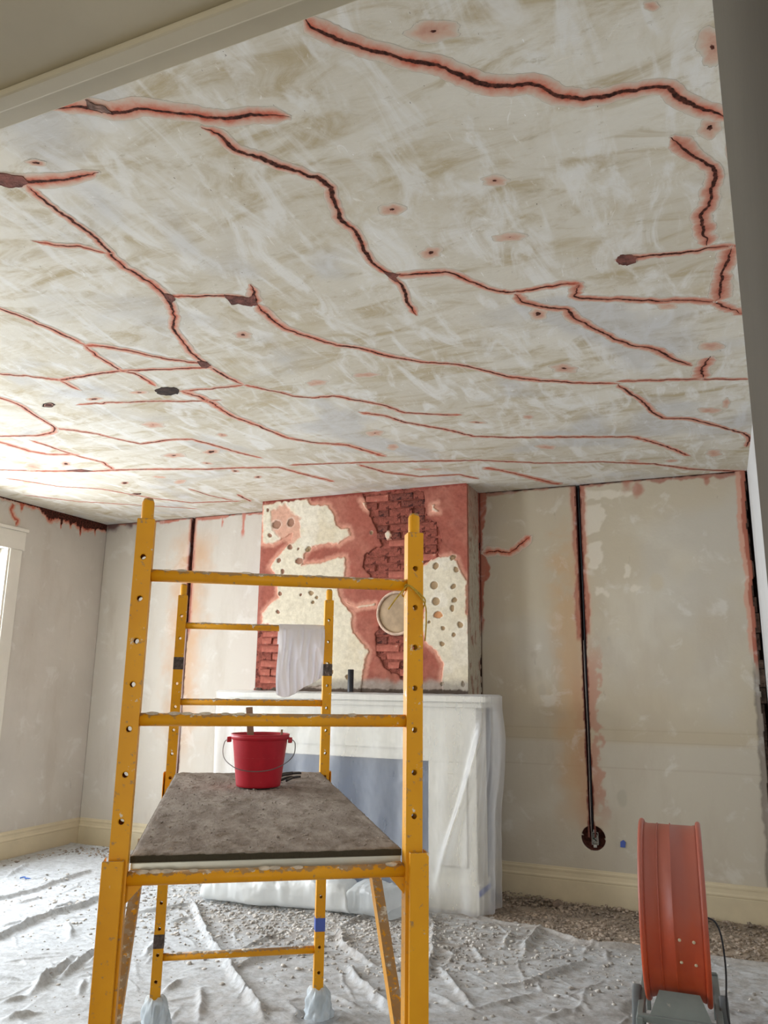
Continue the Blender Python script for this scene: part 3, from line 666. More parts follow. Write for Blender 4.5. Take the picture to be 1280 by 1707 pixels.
le = sst(.05, .0, (X - BX0) + .05 * nf) * sst(2.75, 2.6, Z); col = mixc(col, le * .8, (.38, .13, .10))
idx = np.arange(X.size).reshape(X.shape)
F = np.stack([idx[:-1, :-1], idx[:-1, 1:], idx[1:, 1:], idx[1:, :-1]], -1); V = np.stack([X, YB - hgt, Z], -1)
ccell = (cream[:-1, :-1] + cream[1:, 1:]) / 2
def sub(name, mask, **k):
    me = npmesh(name, V.reshape(-1, 3), F[mask].reshape(-1, 4), attrs={'Col': col.reshape(-1, 3)})
    bm = bmesh.new(); bm.from_mesh(me); bmesh.ops.delete(bm, geom=[v for v in bm.verts if not v.link_faces], context='VERTS'); bm.to_mesh(me); bm.free()
    return rel(link(name, me, M['breast'], None, True, **k), br)
def breast_mat():
    m, nt, b = newmat('stripped_chimney_surface'); v = coords(nt, (1, 1, 1), True)
    base = N(nt, 'ShaderNodeAttribute', attribute_name='Col').outputs['Color']
    mu = N(nt, 'ShaderNodeMix', data_type='RGBA', blend_type='MULTIPLY'); mu.inputs[0].default_value = .7
    nt.links.new(base, mu.inputs[6]); nt.links.new(mix(nt, ramp(nt, noise(nt, v, 30, 6, .7), .3, .7), (.80, .78, .76), (1.1, 1.1, 1.1)), mu.inputs[7])
    nt.links.new(mu.outputs[2], b.inputs['Base Color']); b.inputs['Roughness'].default_value = .9; b.inputs['Specular IOR Level'].default_value = .15
    bump(nt, b, noise(nt, v, 55, 6, .7), .5, .004); return m
M['breast'] = breast_mat()
half = (F[..., 0] % X.shape[1]) < 300
cm = ccell < 0
sub('scratch_coat', ~cm)
left = (X[:-1, :-1] < -2.62)
sub('cream_plaster', cm & left, label='torn cream plaster on the left of the breast'); sub('cream_plaster', cm & ~left, label='spotted cream plaster on the right of the breast')
# bricks in the three stripped places
bm_s = []
def brick_mesh(seed, w, h, d):
    r = random.Random(seed); bm = bmesh.new(); box(bm, (-w / 2, 0, -h / 2), (w / 2, d, h / 2), .005)
    for v in bm.verts: v.co += Vector((r.uniform(-.004, .004), r.uniform(-.004, .004), r.uniform(-.004, .004)))
    me = bpy.data.meshes.new('brick'); bm.to_mesh(me); bm.free(); return me
BM = [simple('red_dusted_brick', (.27, .082, .060), .95, var=.4, vs_=16, bumpd=.012, dirt=(.11, .032, .025), dirt_amt=.55, dirt_scale=18, spec=.1),
      simple('dark_sooted_brick', (.20, .066, .050), .95, var=.5, vs_=14, bumpd=.012, dirt=(.07, .028, .024), dirt_amt=.52, dirt_scale=16, spec=.1),
      simple('pink_brick', (.40, .13, .095), .95, var=.25, vs_=12, bumpd=.006, dirt=(.50, .25, .19), dirt_amt=.60, dirt_scale=20, spec=.1)]
BME = {}
for mi in range(3):
    for k in range(3):
        for nm, w in (('s', .205), ('h', .097)):
            me = brick_mesh(mi * 10 + k + (5 if nm == 'h' else 0), w, .054, .03); me.materials.append(BM[mi]); BME[mi, k, nm] = me
rb = random.Random(3); row = 0; z = 1.50
while z < H - .02:
    x = BX0 + .055 + (.11 if row % 2 else 0) - .11
    while x < BX1:
        for zi, P in enumerate((Z1, Z2, Z3)):
            typ = 's'; cx = x + .108
            def inside(px_, pz_): return float(sdf(np.array([px_]), np.array([pz_]), P)[0])
            def put(cx_, t_):
                mi = 2 if zi == 2 and rb.random() < .75 else rb.choice([0, 0, 0, 1, 2]) if zi == 0 else rb.choice([0, 1, 2])
                o = bpy.data.objects.new('brick', BME[mi, rb.randrange(3), t_]); C.objects.link(o)
                o.location = (cx_ + rb.uniform(-.004, .004), YB - .0080 - rb.uniform(-.007, .006), z + rb.uniform(-.004, .004))
                o.rotation_euler = (rb.uniform(-.03, .03), rb.uniform(-.02, .02), rb.uniform(-.03, .03)); rel(o, br)
            if inside(cx, z) < -.012 and inside(cx - .08, z) < 0.0 and inside(cx + .08, z) < 0.0 and cx - .1 > BX0: put(cx, 's')
            else:
                for c2 in (cx - .055, cx + .055):
                    if inside(c2, z) < -.012 and c2 - .05 > BX0: put(c2, 'h')
        x += .216
    z += .066; row += 1
# body of the breast, its right cheek and its lower part
bx_ = bmesh.new(); box(bx_, (BX0 + .002, YB + .002, 0), (BX1 - .012, D, H)); rel(bmobj('brick_core', bx_, BM[0]), br)
ys = np.linspace(YB - .012, D, 90); zs2 = np.linspace(0.0, H, 640); Y2, Z2_ = np.meshgrid(ys, zs2)
nn = fbm(Y2, Z2_, .10, 305) - .5; nf = fbm(Y2, Z2_, .03, 306, 3) - .5
c2 = np.broadcast_to(np.array([.48, .43, .34]), Y2.shape + (3,)).copy()
st = fbm(Y2 * 3.2, Z2_, .10, 311); c2 = mixc(c2, sst(.56, .66, st) * sst(2.9, 1.9, Z2_ * 0 + 2.2) * .9, (.26, .12, .08))
up = sst(2.55, 2.9, Z2_ + .5 * nn); c2 = mixc(c2, up * .55, (.36, .17, .12)); c2 = mixc(c2, sst(.05, .02, Y2 - YB + .03 * nf) * sst(1.9, 2.4, Z2_ + .5 * nn), (.40, .14, .10))
c2 = mixc(c2, sst(.06, .02, D - Y2 + .05 * nf) * sst(1.9, 2.1, Z2_ + .3 * nn), (.30, .075, .05)); c2 = mixc(c2, sst(1.45, 1.40, Z2_), (.14, .10, .08))
dx = .004 * (fbm(Y2, Z2_, .2, 321) - .5) - .008 * sst(.56, .66, st)
idx = np.arange(Y2.size).reshape(Y2.shape); F2 = np.stack([idx[:-1, :-1], idx[:-1, 1:], idx[1:, 1:], idx[1:, :-1]], -1).reshape(-1, 4)
me = npmesh('side_plaster', np.stack([BX1 + dx, Y2, Z2_], -1).reshape(-1, 3), F2, attrs={'Col': c2.reshape(-1, 3)}); rel(link('side_plaster', me, M['breast'], None, True, label='stained right cheek of the breast'), br)
# flue collar with its tan cover
FL = (-2.385, 2.11, .172)
bm = bmesh.new(); lathe(bm, [(FL[2] - .012, -.006), (FL[2] + .004, -.006), (FL[2] + .010, .006), (FL[2] + .010, .03), (FL[2] - .012, .03), (FL[2] - .012, -.006)], 48, Matrix.Translation((FL[0], YB - .030, FL[1])) @ Matrix.Rotation(-math.pi / 2, 4, 'X'))
rel(bmobj('flue_ring', bm, simple('pale_plaster_ring', (.58, .42, .32), .8, var=.2, vs_=25, bumpd=.003), None, True), br)
bm = bmesh.new(); lathe(bm, [(0, .0), (FL[2] * .4, .002), (FL[2] * .85, .003), (FL[2] - .008, .006), (FL[2] - .008, .02)], 48, Matrix.Translation((FL[0], YB - .026, FL[1])) @ Matrix.Rotation(-math.pi / 2, 4, 'X'))
rel(bmobj('flue_cover', bm, simple('tan_flue_cover', (.38, .27, .165), .65, var=.2, vs_=9, bumpd=.001), None, True), br)

# =================================================================== FIREPLACE
MX0, MX1, MY = -3.80, -1.555, 5.50
fp = empty('fireplace_mantel', ((MX0 + MX1) / 2, YB, 0), label='white wooden fireplace mantel wrapped in clear plastic sheet below the stripped chimney', cat='fireplace')
def fb(n, lo, hi, mat, bev=.004, **k):
    e = Vector(fp.location); return bx(n, Vector(lo) - e, Vector(hi) - e, mat, fp, bev, **k)
M['mantel'] = simple('white_mantel_paint', (.74, .71, .62), .5, var=.04, vs_=4, bumpd=.001)
fb('shelf', (MX0, MY, 1.425), (MX1, YB - .018, 1.468), M['mantel'], .006); fb('shelf_moulding', (MX0 + .04, MY + .05, 1.385), (MX1 - .04, YB - .018, 1.425), M['mantel'], .012)
fb('frieze', (MX0 + .10, MY + .09, 1.0), (MX1 - .10, YB - .018, 1.385), M['mantel'])
fb('frieze_panel', (-3.25, MY + .075, 1.08), (-2.10, MY + .095, 1.32), M['mantel'], .006)
for a, b in ((MX0 + .10, -3.32), (-2.02, MX1 - .10)):
    fb('pilaster', (a, MY + .09, .0), (b, YB - .018, 1.0), M['mantel']); fb('pilaster_panel', (a + .07, MY + .078, .30), (b - .07, MY + .095, .92), M['mantel'], .006)
    fb('plinth', (a - .02, MY + .06, 0), (b + .02, YB - .018, .20), M['mantel'])
fb('fire_board', (-3.32, MY + .15, 0.0), (-2.02, MY + .18, 1.0), simple('slate_blue_board', (.045, .075, .14), .6, var=.15, vs_=4, bumpd=.001), .002)
fb('masking_tape', (-1.66, MY + .055, .13), (-1.62, MY + .30, .165), M['blue'], 0) if False else fb('masking_tape', (MX1 - .081, MY + .058, .125), (MX1 - .078, YB - .03, .165), M['blue'], 0, label='blue tape strip')

def plastic(name, white=.5, tint=(.86, .88, .92), rough=.28):
    m = bpy.data.materials.new(name); m.use_nodes = True; nt = m.node_tree; b = nt.nodes['Principled BSDF']
    v = coords(nt, (1, 1, 1), True); b.inputs['Base Color'].default_value = tint + (1,); b.inputs['Roughness'].default_value = rough
    b.inputs['Transmission Weight'].default_value = 0; b.inputs['Specular IOR Level'].default_value = .6
    lw = N(nt, 'ShaderNodeLayerWeight'); lw.inputs['Blend'].default_value = .35
    n = noise(nt, coords(nt, (3, 3, .6), True), 2.5, 4)
    a = math_(nt, 'ADD', math_(nt, 'MULTIPLY', lw.outputs['Facing'], .55), math_(nt, 'ADD', white - .12, math_(nt, 'MULTIPLY', n, .22)))
    tr = N(nt, 'ShaderNodeBsdfTransparent'); tl = N(nt, 'ShaderNodeBsdfTranslucent'); tl.inputs[0].default_value = tint + (1,)
    m1 = N(nt, 'ShaderNodeMixShader'); m1.inputs[0].default_value = .35; nt.links.new(b.outputs[0], m1.inputs[1]); nt.links.new(tl.outputs[0], m1.inputs[2])
    m2 = N(nt, 'ShaderNodeMixShader'); nt.links.new(a, m2.inputs[0]); nt.links.new(tr.outputs[0], m2.inputs[1]); nt.links.new(m1.outputs[0], m2.inputs[2])
    nt.links.new(m2.outputs[0], nt.nodes['Material Output'].inputs[0])
    bump(nt, b, noise(nt, coords(nt, (1, 1, .5), True), 10, 4, .5, .6), .3, .006)
    return m
# the sheet: lies on the shelf, falls over the front edge and wraps round the right end
def sheet():
    us = np.linspace(0, 1, 300); ws = np.linspace(0, 1, 170)
    x0, x1, yb = MX0 - .03, MX1 + .03, YB - .10
    Lf, Ls = x1 - x0, yb - MY + .03; V = np.zeros((170, 300, 3))
    for i, w in enumerate(ws):
        ztop = 1.475; s = us * (Lf + Ls)
        front = s < Lf
        # arc round the corner
        x = np.where(front, x0 + s, x1); y = np.where(front, MY - .012, MY - .012 + (s - Lf))
        cr_ = sst(Lf - .05, Lf, s) * sst(Lf + .06, Lf, s) * .018; x = x - cr_; y = y + cr_
        if w < .12:
            t = w / .12; k = t; xx = np.where(front, x, (MX0 + MX1) / 2 + (x - (MX0 + MX1) / 2)); 
            yin = np.where(front, yb - .02, y); V[i, :, 0] = np.where(front, x, x - (1 - k) * .25); V[i, :, 1] = np.where(front, yin + (y - yin) * k, y); V[i, :, 2] = ztop + .0035 + .002 * np.sin(s * 40)
        else:
            t = (w - .12) / .88; amp = sst(0, .25, t)
            f = (.020 * np.sin(s * 11 + 2.0 * np.sin(s * 1.7) + .6 * t) + .012 * np.sin(s * 27 + 3 * np.sin(s * 2.3) + 1.2 * t) + .018 * (fbm(s, s * 0 + t * .8, .14, 401) - .5))
            f = f + .05 * (fbm(s, s * 0 + t * 1.4, .5, 411) - .5)
            d = .016 + amp * (f * (.45 + .55 * t) + .012) 
            # a swag gathering from the right corner down to the left
            sw = Lf - .03 - .42 * t ** 1.6; g = np.exp(-((s - sw) / .035) ** 2) * .045 * sst(.05, .3, t) * sst(.95, .7, t); d = d + g
            wave = .012 * np.sin(t * 7.5) * sst(Lf - .4, Lf, s) * sst(0, .2, t)
            ox = np.where(front, 0, d) + wave - .075 * t * sst(Lf - .5, Lf, s); oy = np.where(front, -d, 0)
            zb = .018 + .02 * fbm(s, s * 0, .1, 421)
            V[i, :, 0] = x + ox + .03 * np.sin(t * 3) * sst(.25, 0, s); V[i, :, 1] = y + oy; V[i, :, 2] = ztop + (zb - ztop) * t
    idx = np.arange(170 * 300).reshape(170, 300); F = np.stack([idx[:-1, :-1], idx[:-1, 1:], idx[1:, 1:], idx[1:, :-1]], -1).reshape(-1, 4)
    me = npmesh('plastic_sheet', V.reshape(-1, 3), F)
    return link('plastic_sheet', me, plastic('clear_dust_sheet', .27, (.92, .94, .98), .22), None, True, label='clear polythene sheet draped over the mantel shelf down to the floor', cat='plastic sheet')
sheet()
# folded white polythene on the floor in front
def bundle(name, cx, cy, L, W, Hh, rz, mat, seed, **k):
    nu, nv = 110, 44; V = np.zeros((nu, nv, 3)); r = np.random.RandomState(seed)
    for i in range(nu):
        u = i / (nu - 1) * 2 - 1; e = (1 - abs(u) ** 7) ** .30 if abs(u) < 1 else 0
        for j in range(nv):
            a = j / nv * 2 * math.pi; ca, sa = math.cos(a), math.sin(a)
            y = math.copysign(abs(ca) ** .55, ca) * W / 2 * (.75 + .25 * e); zz = (math.copysign(abs(sa) ** .7, sa) * .5 + .5) * Hh * (.35 + .65 * e)
            V[i, j] = (u * L / 2 * (1 - .03 * sa), y, zz)
    U, Vv = V[..., 0], V[..., 1]
    n = (fbm(U, V[..., 2] * 1.5 + Vv, .34, seed) - .5); n2 = abs(fbm(U + Vv * .6, Vv, .12, seed + 9) - .5) * 2
    V[..., 2] = np.maximum(V[..., 2] * (1 + .7 * n + .25 * n2), .004); V[..., 1] += .10 * n + .03 * np.sin(U * 5) + np.where(Vv < 0, -.018 * n2, 0)
    idx = np.arange(nu * nv).reshape(nu, nv); nx = np.roll(idx, -1, 1)
    F = np.stack([idx[:-1], idx[1:], nx[1:], nx[:-1]], -1).reshape(-1, 4)
    me = npmesh(name, V.reshape(-1, 3), F); o = link(name, me, mat, None, True, **k); o.location = (cx, cy, .03); o.rotation_euler = (0, 0, rz); return o
bundle('plastic_bundle', -2.98, 5.17, 1.12, .30, .19, .06, plastic('milky_folded_polythene', .93, (.90, .92, .92), .35), 501, label='long folded bundle of milky white polythene lying before the fireplace', cat='plastic bundle')
bundle('plastic_bundle', -2.27, 5.22, .36, .26, .17, -.3, plastic('clear_crumpled_polythene', .55, (.80, .83, .84), .25), 511, label='small crumpled heap of clearer polythene at the right end of the white bundle', cat='plastic bundle')
# things on the mantel
bm = bmesh.new(); lathe(bm, [(.0235, 0), (.0235, .17), (.019, .172), (.018, .02)], 24); o = bmobj('pipe_stub', bm, M['dark'], None, True, label='short black pipe standing upright on the mantel shelf', cat='pipe'); o.location = (-2.67, 5.60, 1.482)

# =================================================================== SCAFFOLD
SX, SY, ST, SW, SL = -1.0899, 1.8373, .60062, .74, 1.8954
PH = .04485; HS = .10992; HZ0 = 1.53218
def paint_yellow():
    m, nt, b = newmat('splattered_yellow_paint'); v = coords(nt)
    c = mix(nt, ramp(nt, noise(nt, v, 3, 4), .3, .7), (.74, .32, .008), (.84, .40, .012))
    c = mix(nt, math_(nt, 'MULTIPLY', ramp(nt, noise(nt, coords(nt, (1, 1, .15)), 5, 5), .55, .75), .45), c, (.48, .17, .015))
    # plaster splashes, thicker on upward faces
    g = N(nt, 'ShaderNodeNewGeometry'); sp = N(nt, 'ShaderNodeSeparateXYZ'); nt.links.new(g.outputs['Normal'], sp.inputs[0])
    upf = ramp(nt, sp.outputs['Z'], .15, .8)
    n2 = noise(nt, v, 24, 6, .62); n2 = math_(nt, 'ADD', n2, math_(nt, 'MULTIPLY', upf, .13))
    c = mix(nt, ramp(nt, n2, .655, .69), c, (.72, .64, .52))
    n3 = noise(nt, v, 60, 5, .6); n3 = math_(nt, 'ADD', n3, math_(nt, 'MULTIPLY', upf, .22))
    c = mix(nt, math_(nt, 'MULTIPLY', ramp(nt, n3, .60, .70), .8), c, (.34, .22, .12))
    nt.links.new(c, b.inputs['Base Color']); b.inputs['Roughness'].default_value = .45; b.inputs['Coat Weight'].default_value = .0; b.inputs['Specular IOR Level'].default_value = .3
    bump(nt, b, n2, .3, .002); return m
M['yellow'] = paint_yellow()
sc_ = empty('rolling_scaffold', (SX, SY, 0), ST, label='yellow steel rolling scaffold tower splashed with plaster, standing on the drop cloth', cat='scaffold')
def post(name, a, b, z0, z1, w, holes, parent=sc_, mat=None, **k):
    """square tube with round adjustment holes through the front and back"""
    bm = bmesh.new(); h = w / 2; r = .0068; zs_ = sorted(z for z in holes if z0 + .03 < z < z1 - .02)
    for y, flip in ((-h, False), (h, True)):
        def q(vs__):
            vv = [bm.verts.new((x, y, z)) for x, z in vs__]; bm.faces.new(vv[::-1] if flip else vv)
        cur = z0
        for z in zs_:
            q([(-h, cur), (h, cur), (h, z - .015), (-h, z - .015)])
            n = 12; ring = [(r * math.cos(math.pi * 2 * (k_ + .5) / n), z + r * math.sin(math.pi * 2 * (k_ + .5) / n)) for k_ in range(n)]
            def sq(p):
                dx_, dz_ = p[0], p[1] - z; s = max(abs(dx_) / h, abs(dz_) / .015); return (dx_ / s, z + dz_ / s)
            for k_ in range(n):
                p0, p1 = ring[k_], ring[(k_ + 1) % n]; s0, s1 = sq(p0), sq(p1)
                pts = [p0, s0, s1, p1]
                for cxn, czn in ((h, z + .015), (-h, z + .015), (-h, z - .015), (h, z - .015)):
                    if abs(s0[0] - s1[0]) > 1e-6 and abs(s0[1] - s1[1]) > 1e-6 and min(s0[0], s1[0]) - 1e-6 <= cxn <= max(s0[0], s1[0]) + 1e-6 and min(s0[1], s1[1]) - 1e-6 <= czn <= max(s0[1], s1[1]) + 1e-6: pts = [p0, s0, (cxn, czn), s1, p1]
                q(pts)
            # the hole's rim
            R0 = [bm.verts.new((p[0], y, p[1])) for p in ring]; R1 = [bm.verts.new((p[0], y * .86, p[1])) for p in ring]
            for k_ in range(n): bm.faces.new((R0[k_], R0[(k_ + 1) % n], R1[(k_ + 1) % n], R1[k_]))
            cur = z + .015
        q([(-h, cur), (h, cur), (h, z1), (-h, z1)])
    for x in (-h, h):
        vv = [bm.verts.new(p) for p in ((x, -h, z0), (x, h, z0), (x, h, z1), (x, -h, z1))]; bm.faces.new(vv)
    for z in (z0, z1): bm.faces.new([bm.verts.new(p) for p in ((-h, -h, z), (h, -h, z), (h, h, z), (-h, h, z))])
    bmesh.ops.remove_doubles(bm, verts=bm.verts[:], dist=1e-5)
    o = bmobj(name, bm, mat or M['yellow'], parent, **k); o.location = (a, b, 0)
    md = o.modifiers.new('round', 'BEVEL'); md.width = .005; md.segments = 2; md.limit_method = 'ANGLE'; md.angle_limit = 1.2
    return o
holes = [HZ0 + HS * k_ for k_ in range(-12, 4)]
RZ = [.308, .687, 1.067, 1.445, 1.816]
for fi, b in enumerate((0.0, SL)):
    for s in (-1, 1):
        po = post('post', s * SW / 2, b, .135, 1.966, PH, holes)
        bm = bmesh.new(); lathe(bm, [(.0165, 1.955), (.0165, 2.012), (.012, 2.024), (0, 2.024)], 18); o = bmobj('spigot', bm, M['yellow'], po, True)
    for z in RZ:
        bm = bmesh.new(); tube(bm, [(-SW / 2 + .02, b, z), (SW / 2 - .02, b, z)], .0165, 18); ru = bmobj('rung', bm, M['yellow'], sc_, True)
        bm = bmesh.new()
        for i in range(9):                              # hardened plaster drips stuck to the rung
            x = random.uniform(-.32, .32); r_ = random.uniform(.006, .014)
            q = bmesh.ops.create_icosphere(bm, subdivisions=2, radius=1)
            for v in q['verts']: v.co = Vector((x + v.co.x * r_ * random.uniform(1.3, 1.6), b + v.co.y * .013, z + .014 + v.co.z * r_ * .45))
        bmobj('plaster_splash', bm, simple('dried_plaster', (.62, .54, .44), .9, var=.25, vs_=40) if 'dried' not in M else M['dried'], ru, True, kind='stuff')
        M.setdefault('dried', bpy.data.materials['dried_plaster'])
    for s in (-1, 1):
        # weld gussets in the corner of the lowest working rung
        bm = bmesh.new(); x = s * (SW / 2 - PH / 2); vv = [bm.verts.new((x, b - .004, 1.06)), bm.verts.new((x - s * .045, b - .004, 1.06)), bm.verts.new((x, b - .004, 1.01))]
        vw = [bm.verts.new((v.co.x, b + .004, v.co.z)) for v in vv]; bm.faces.new(vv); bm.faces.new(vw[::-1])
        for i in range(3): bm.faces.new((vv[i], vv[(i + 1) % 3], vw[(i + 1) % 3], vw[i]))
        bmobj('gusset', bm, M['yellow'], sc_)
def side_truss(s):
    x = s * (SW / 2 + .010)
    t = M['yellow']
    for b0, sg in ((-.016, 1), (SL + .016, -1)):
        bm = bmesh.new(); w = .050; d = .052; zt, zb = 1.116, .36 if sg < 0 else .25
        # open channel that wraps round the post
        prof = [(-w / 2, -d / 2), (w / 2, -d / 2), (w / 2, d / 2), (w / 2 - .004, d / 2), (w / 2 - .004, -d / 2 + .004), (-w / 2 + .004, -d / 2 + .004), (-w / 2 + .004, d / 2), (-w / 2, d / 2)]
        if sg < 0: zb = .86
        L = [[bm.verts.new((x + p_[0], b0 + sg * p_[1], z)) for p_ in prof] for z in (zb, zt)]
        for i in range(8): j = (i + 1) % 8; bm.faces.new((L[0][i], L[0][j], L[1][j], L[1][i]))
        bm.faces.new(L[0]); bm.faces.new(L[1][::-1])
        o = bmobj('sleeve', bm, t, sc_)
        md = o.modifiers.new('round', 'BEVEL'); md.width = .003; md.segments = 2; md.limit_method = 'ANGLE'; md.angle_limit = 1.2
    for b0, b1, z0, z1 in ((.02, .62, .55, 1.035),) :
        bm = bmesh.new(); xx = s * (SW / 2 - .002)
        u = Vector((0, b1 - b0, z1 - z0)); n_ = Vector((0, -(z1 - z0), b1 - b0)).normalized() * .020
        A = Vector((xx, b0, z0)); B = A + u
        pts = [A - n_, A + n_, B + n_, B - n_]
        f0 = [bm.verts.new(p + Vector((-.015, 0, 0))) for p in pts]; f1 = [bm.verts.new(p + Vector((.015, 0, 0))) for p in pts]
        bm.faces.new(f0); bm.faces.new(f1[::-1])
        for i in range(4): bm.faces.new((f0[i], f0[(i + 1) % 4], f1[(i + 1) % 4], f1[i]))
        bmobj('knee_brace', bm, t, sc_)
    bm = bmesh.new(); box(bm, (s * .332 - .014, .0, 1.040), (s * .332 + .014, SL, 1.0835), .003); bmobj('side_rail', bm, t, sc_)
side_truss(-1); side_truss(1)
for s, b, zc in ((-1, SL, 1.63), (1, SL, 1.61), (1, SL, .42), (-1, SL, .38)):
    bm = bmesh.new(); box(bm, (s * SW / 2 - .0237, b - .0237, zc - .03), (s * SW / 2 + .0237, b + .0237, zc + .03), .002)
    bmobj('tape_wrap', bm, M['blue'] if (s > 0 and zc < 1) else simple('worn_dark_band', (.10, .075, .065), .7, var=.5, vs_=60, dirt=(.4, .3, .25), dirt_amt=.6, dirt_scale=60), sc_, label='blue tape' if (s > 0 and zc < 1) else 'dark worn band')
bag = plastic('bagged_polythene', .75, (.74, .82, .88), .25)
for fi, b in enumerate((0, SL)):
    for s in (-1, 1):
        ca = empty('caster', (s * SW / 2, b, 0)); ca.parent = sc_
        bm = bmesh.new(); lathe(bm, [(0, -.0125), (.036, -.0125), (.042, -.010), (.042, .010), (.036, .0125), (0, .0125)], 28, Matrix.Translation((.012, .01, .064)) @ Matrix.Rotation(math.pi / 2, 4, 'Y')); bmobj('wheel', bm, M['dark'], ca, True)
        bm = bmesh.new()
        for q in (-.010, .034): box(bm, (q - .002, -.012, .060), (q + .002, .040, .132), .001)
        box(bm, (-.012, -.022, .130), (.036, .040, .136), .001); bmobj('fork', bm, M['steel'], ca)
        # plastic bag tied round the caster
        nu, nv = 40, 16; V = np.zeros((nv, nu, 3))
        for j in range(nv):
            t = j / (nv - 1); R0 = (.034 + .024 * math.sin(min(t * 2.2, 1) * 1.57)); R0 = R0 * (1 if t < .85 else 1.12)
            for i in range(nu):
                a = i / nu * 6.28318; rr = R0 * (1 + .10 * math.sin(a * 7 + j * .6) + .06 * math.sin(a * 13 + fi + s))
                V[j, i] = (rr * math.cos(a) + .010 * t, rr * math.sin(a) + .012 * t, .148 - t * .128 + .004 * math.sin(a * 5))
        idx = np.arange(nu * nv).reshape(nv, nu); nx = np.roll(idx, -1, 1); F3 = np.stack([idx[:-1], nx[:-1], nx[1:], idx[1:]], -1).reshape(-1, 4)
        link('plastic_bag', npmesh('plastic_bag', V.reshape(-1, 3), F3), bag, ca, True)

def ST_(a, b, z): return Vector((SX + a * math.cos(ST) - b * math.sin(ST), SY + a * math.sin(ST) + b * math.cos(ST), z))
pf = empty('scaffold_platform', tuple(ST_(0, SL / 2, 1.085)), ST, label='dust-covered plywood work platform on pale aluminium rails, resting on the yellow scaffold', cat='platform')
def dusty():
    m, nt, b = newmat('plaster_dusted_plywood'); v = coords(nt, (1, 1, 1)); v2 = coords(nt, (2.2, .8, 1))
    c = mix(nt, ramp(nt, noise(nt, v2, 7, 7, .68), .32, .68), (.27, .222, .185), (.47, .41, .36))
    c = mix(nt, ramp(nt, noise(nt, v, 45, 6, .7), .62, .72), c, (.50, .45, .39)); c = mix(nt, ramp(nt, noise(nt, v, 28, 6, .75), .66, .72), c, (.085, .062, .050))
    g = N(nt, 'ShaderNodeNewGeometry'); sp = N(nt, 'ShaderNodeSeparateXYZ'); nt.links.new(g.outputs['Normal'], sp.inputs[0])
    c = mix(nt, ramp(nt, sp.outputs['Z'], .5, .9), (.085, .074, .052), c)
    nt.links.new(c, b.inputs['Base Color']); b.inputs['Roughness'].default_value = .95; b.inputs['Specular IOR Level'].default_value = .1
    bump(nt, b, noise(nt, v2, 40, 8, .75), .9, .012); return m
PB0, PB1 = .028 - SL / 2, SL / 2 - .028
xs3 = np.linspace(-.3475, .3475, 150); ys3 = np.linspace(PB0, PB1, 360); X3, Y3 = np.meshgrid(xs3, ys3)
Z3_ = .031 + .0045 * (fbm(X3, Y3, .10, 601) - .5) + .004 * (fbm(X3, Y3, .02, 611, 3) - .5) + .003 * sst(.62, .8, fbm(X3, Y3, .035, 621)); ed = np.minimum(np.minimum(X3 + .3475, .3475 - X3), np.minimum(Y3 - PB0, PB1 - Y3)); Z3_ = Z3_ - .004 * sst(.008, 0, ed)
nX, nY = 150, 360; top = np.stack([X3, Y3, Z3_], -1).reshape(-1, 3); idx = np.arange(nX * nY).reshape(nY, nX)
F4 = np.stack([idx[:-1, :-1], idx[:-1, 1:], idx[1:, 1:], idx[1:, :-1]], -1).reshape(-1, 4)
per_ = np.r_[idx[0, :], idx[1:, -1], idx[-1, -2::-1], idx[-2:0:-1, 0]]; lowv = top[per_].copy(); lowv[:, 2] = .012; nb = len(top); m_ = len(per_)
lo_i = nb + np.arange(m_); F5 = np.stack([lo_i, np.roll(lo_i, -1), np.roll(per_, -1), per_], -1)
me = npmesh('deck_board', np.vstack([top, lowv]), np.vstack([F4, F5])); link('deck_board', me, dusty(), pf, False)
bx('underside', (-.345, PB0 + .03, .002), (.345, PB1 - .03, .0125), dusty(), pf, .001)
for x in (-.325, .325):
    bx('side_channel', (x - .020, PB0, -.018 + .015), (x + .020, PB1, .0), M['alu'], pf, .002)
for y in (PB0 + .012, PB1 - .012):
    bx('end_channel', (-.345, y - .014, -.026), (.345, y + .014, .0122), M['alu'], pf, .002)
for x in (-.30, .30):
    for y in (PB0 - .006, PB1 + .006):
        bx('hook', (x - .02, y - .012, -.0015), (x + .02, y + .012, .004), M['alu'], pf, .001) if False else None

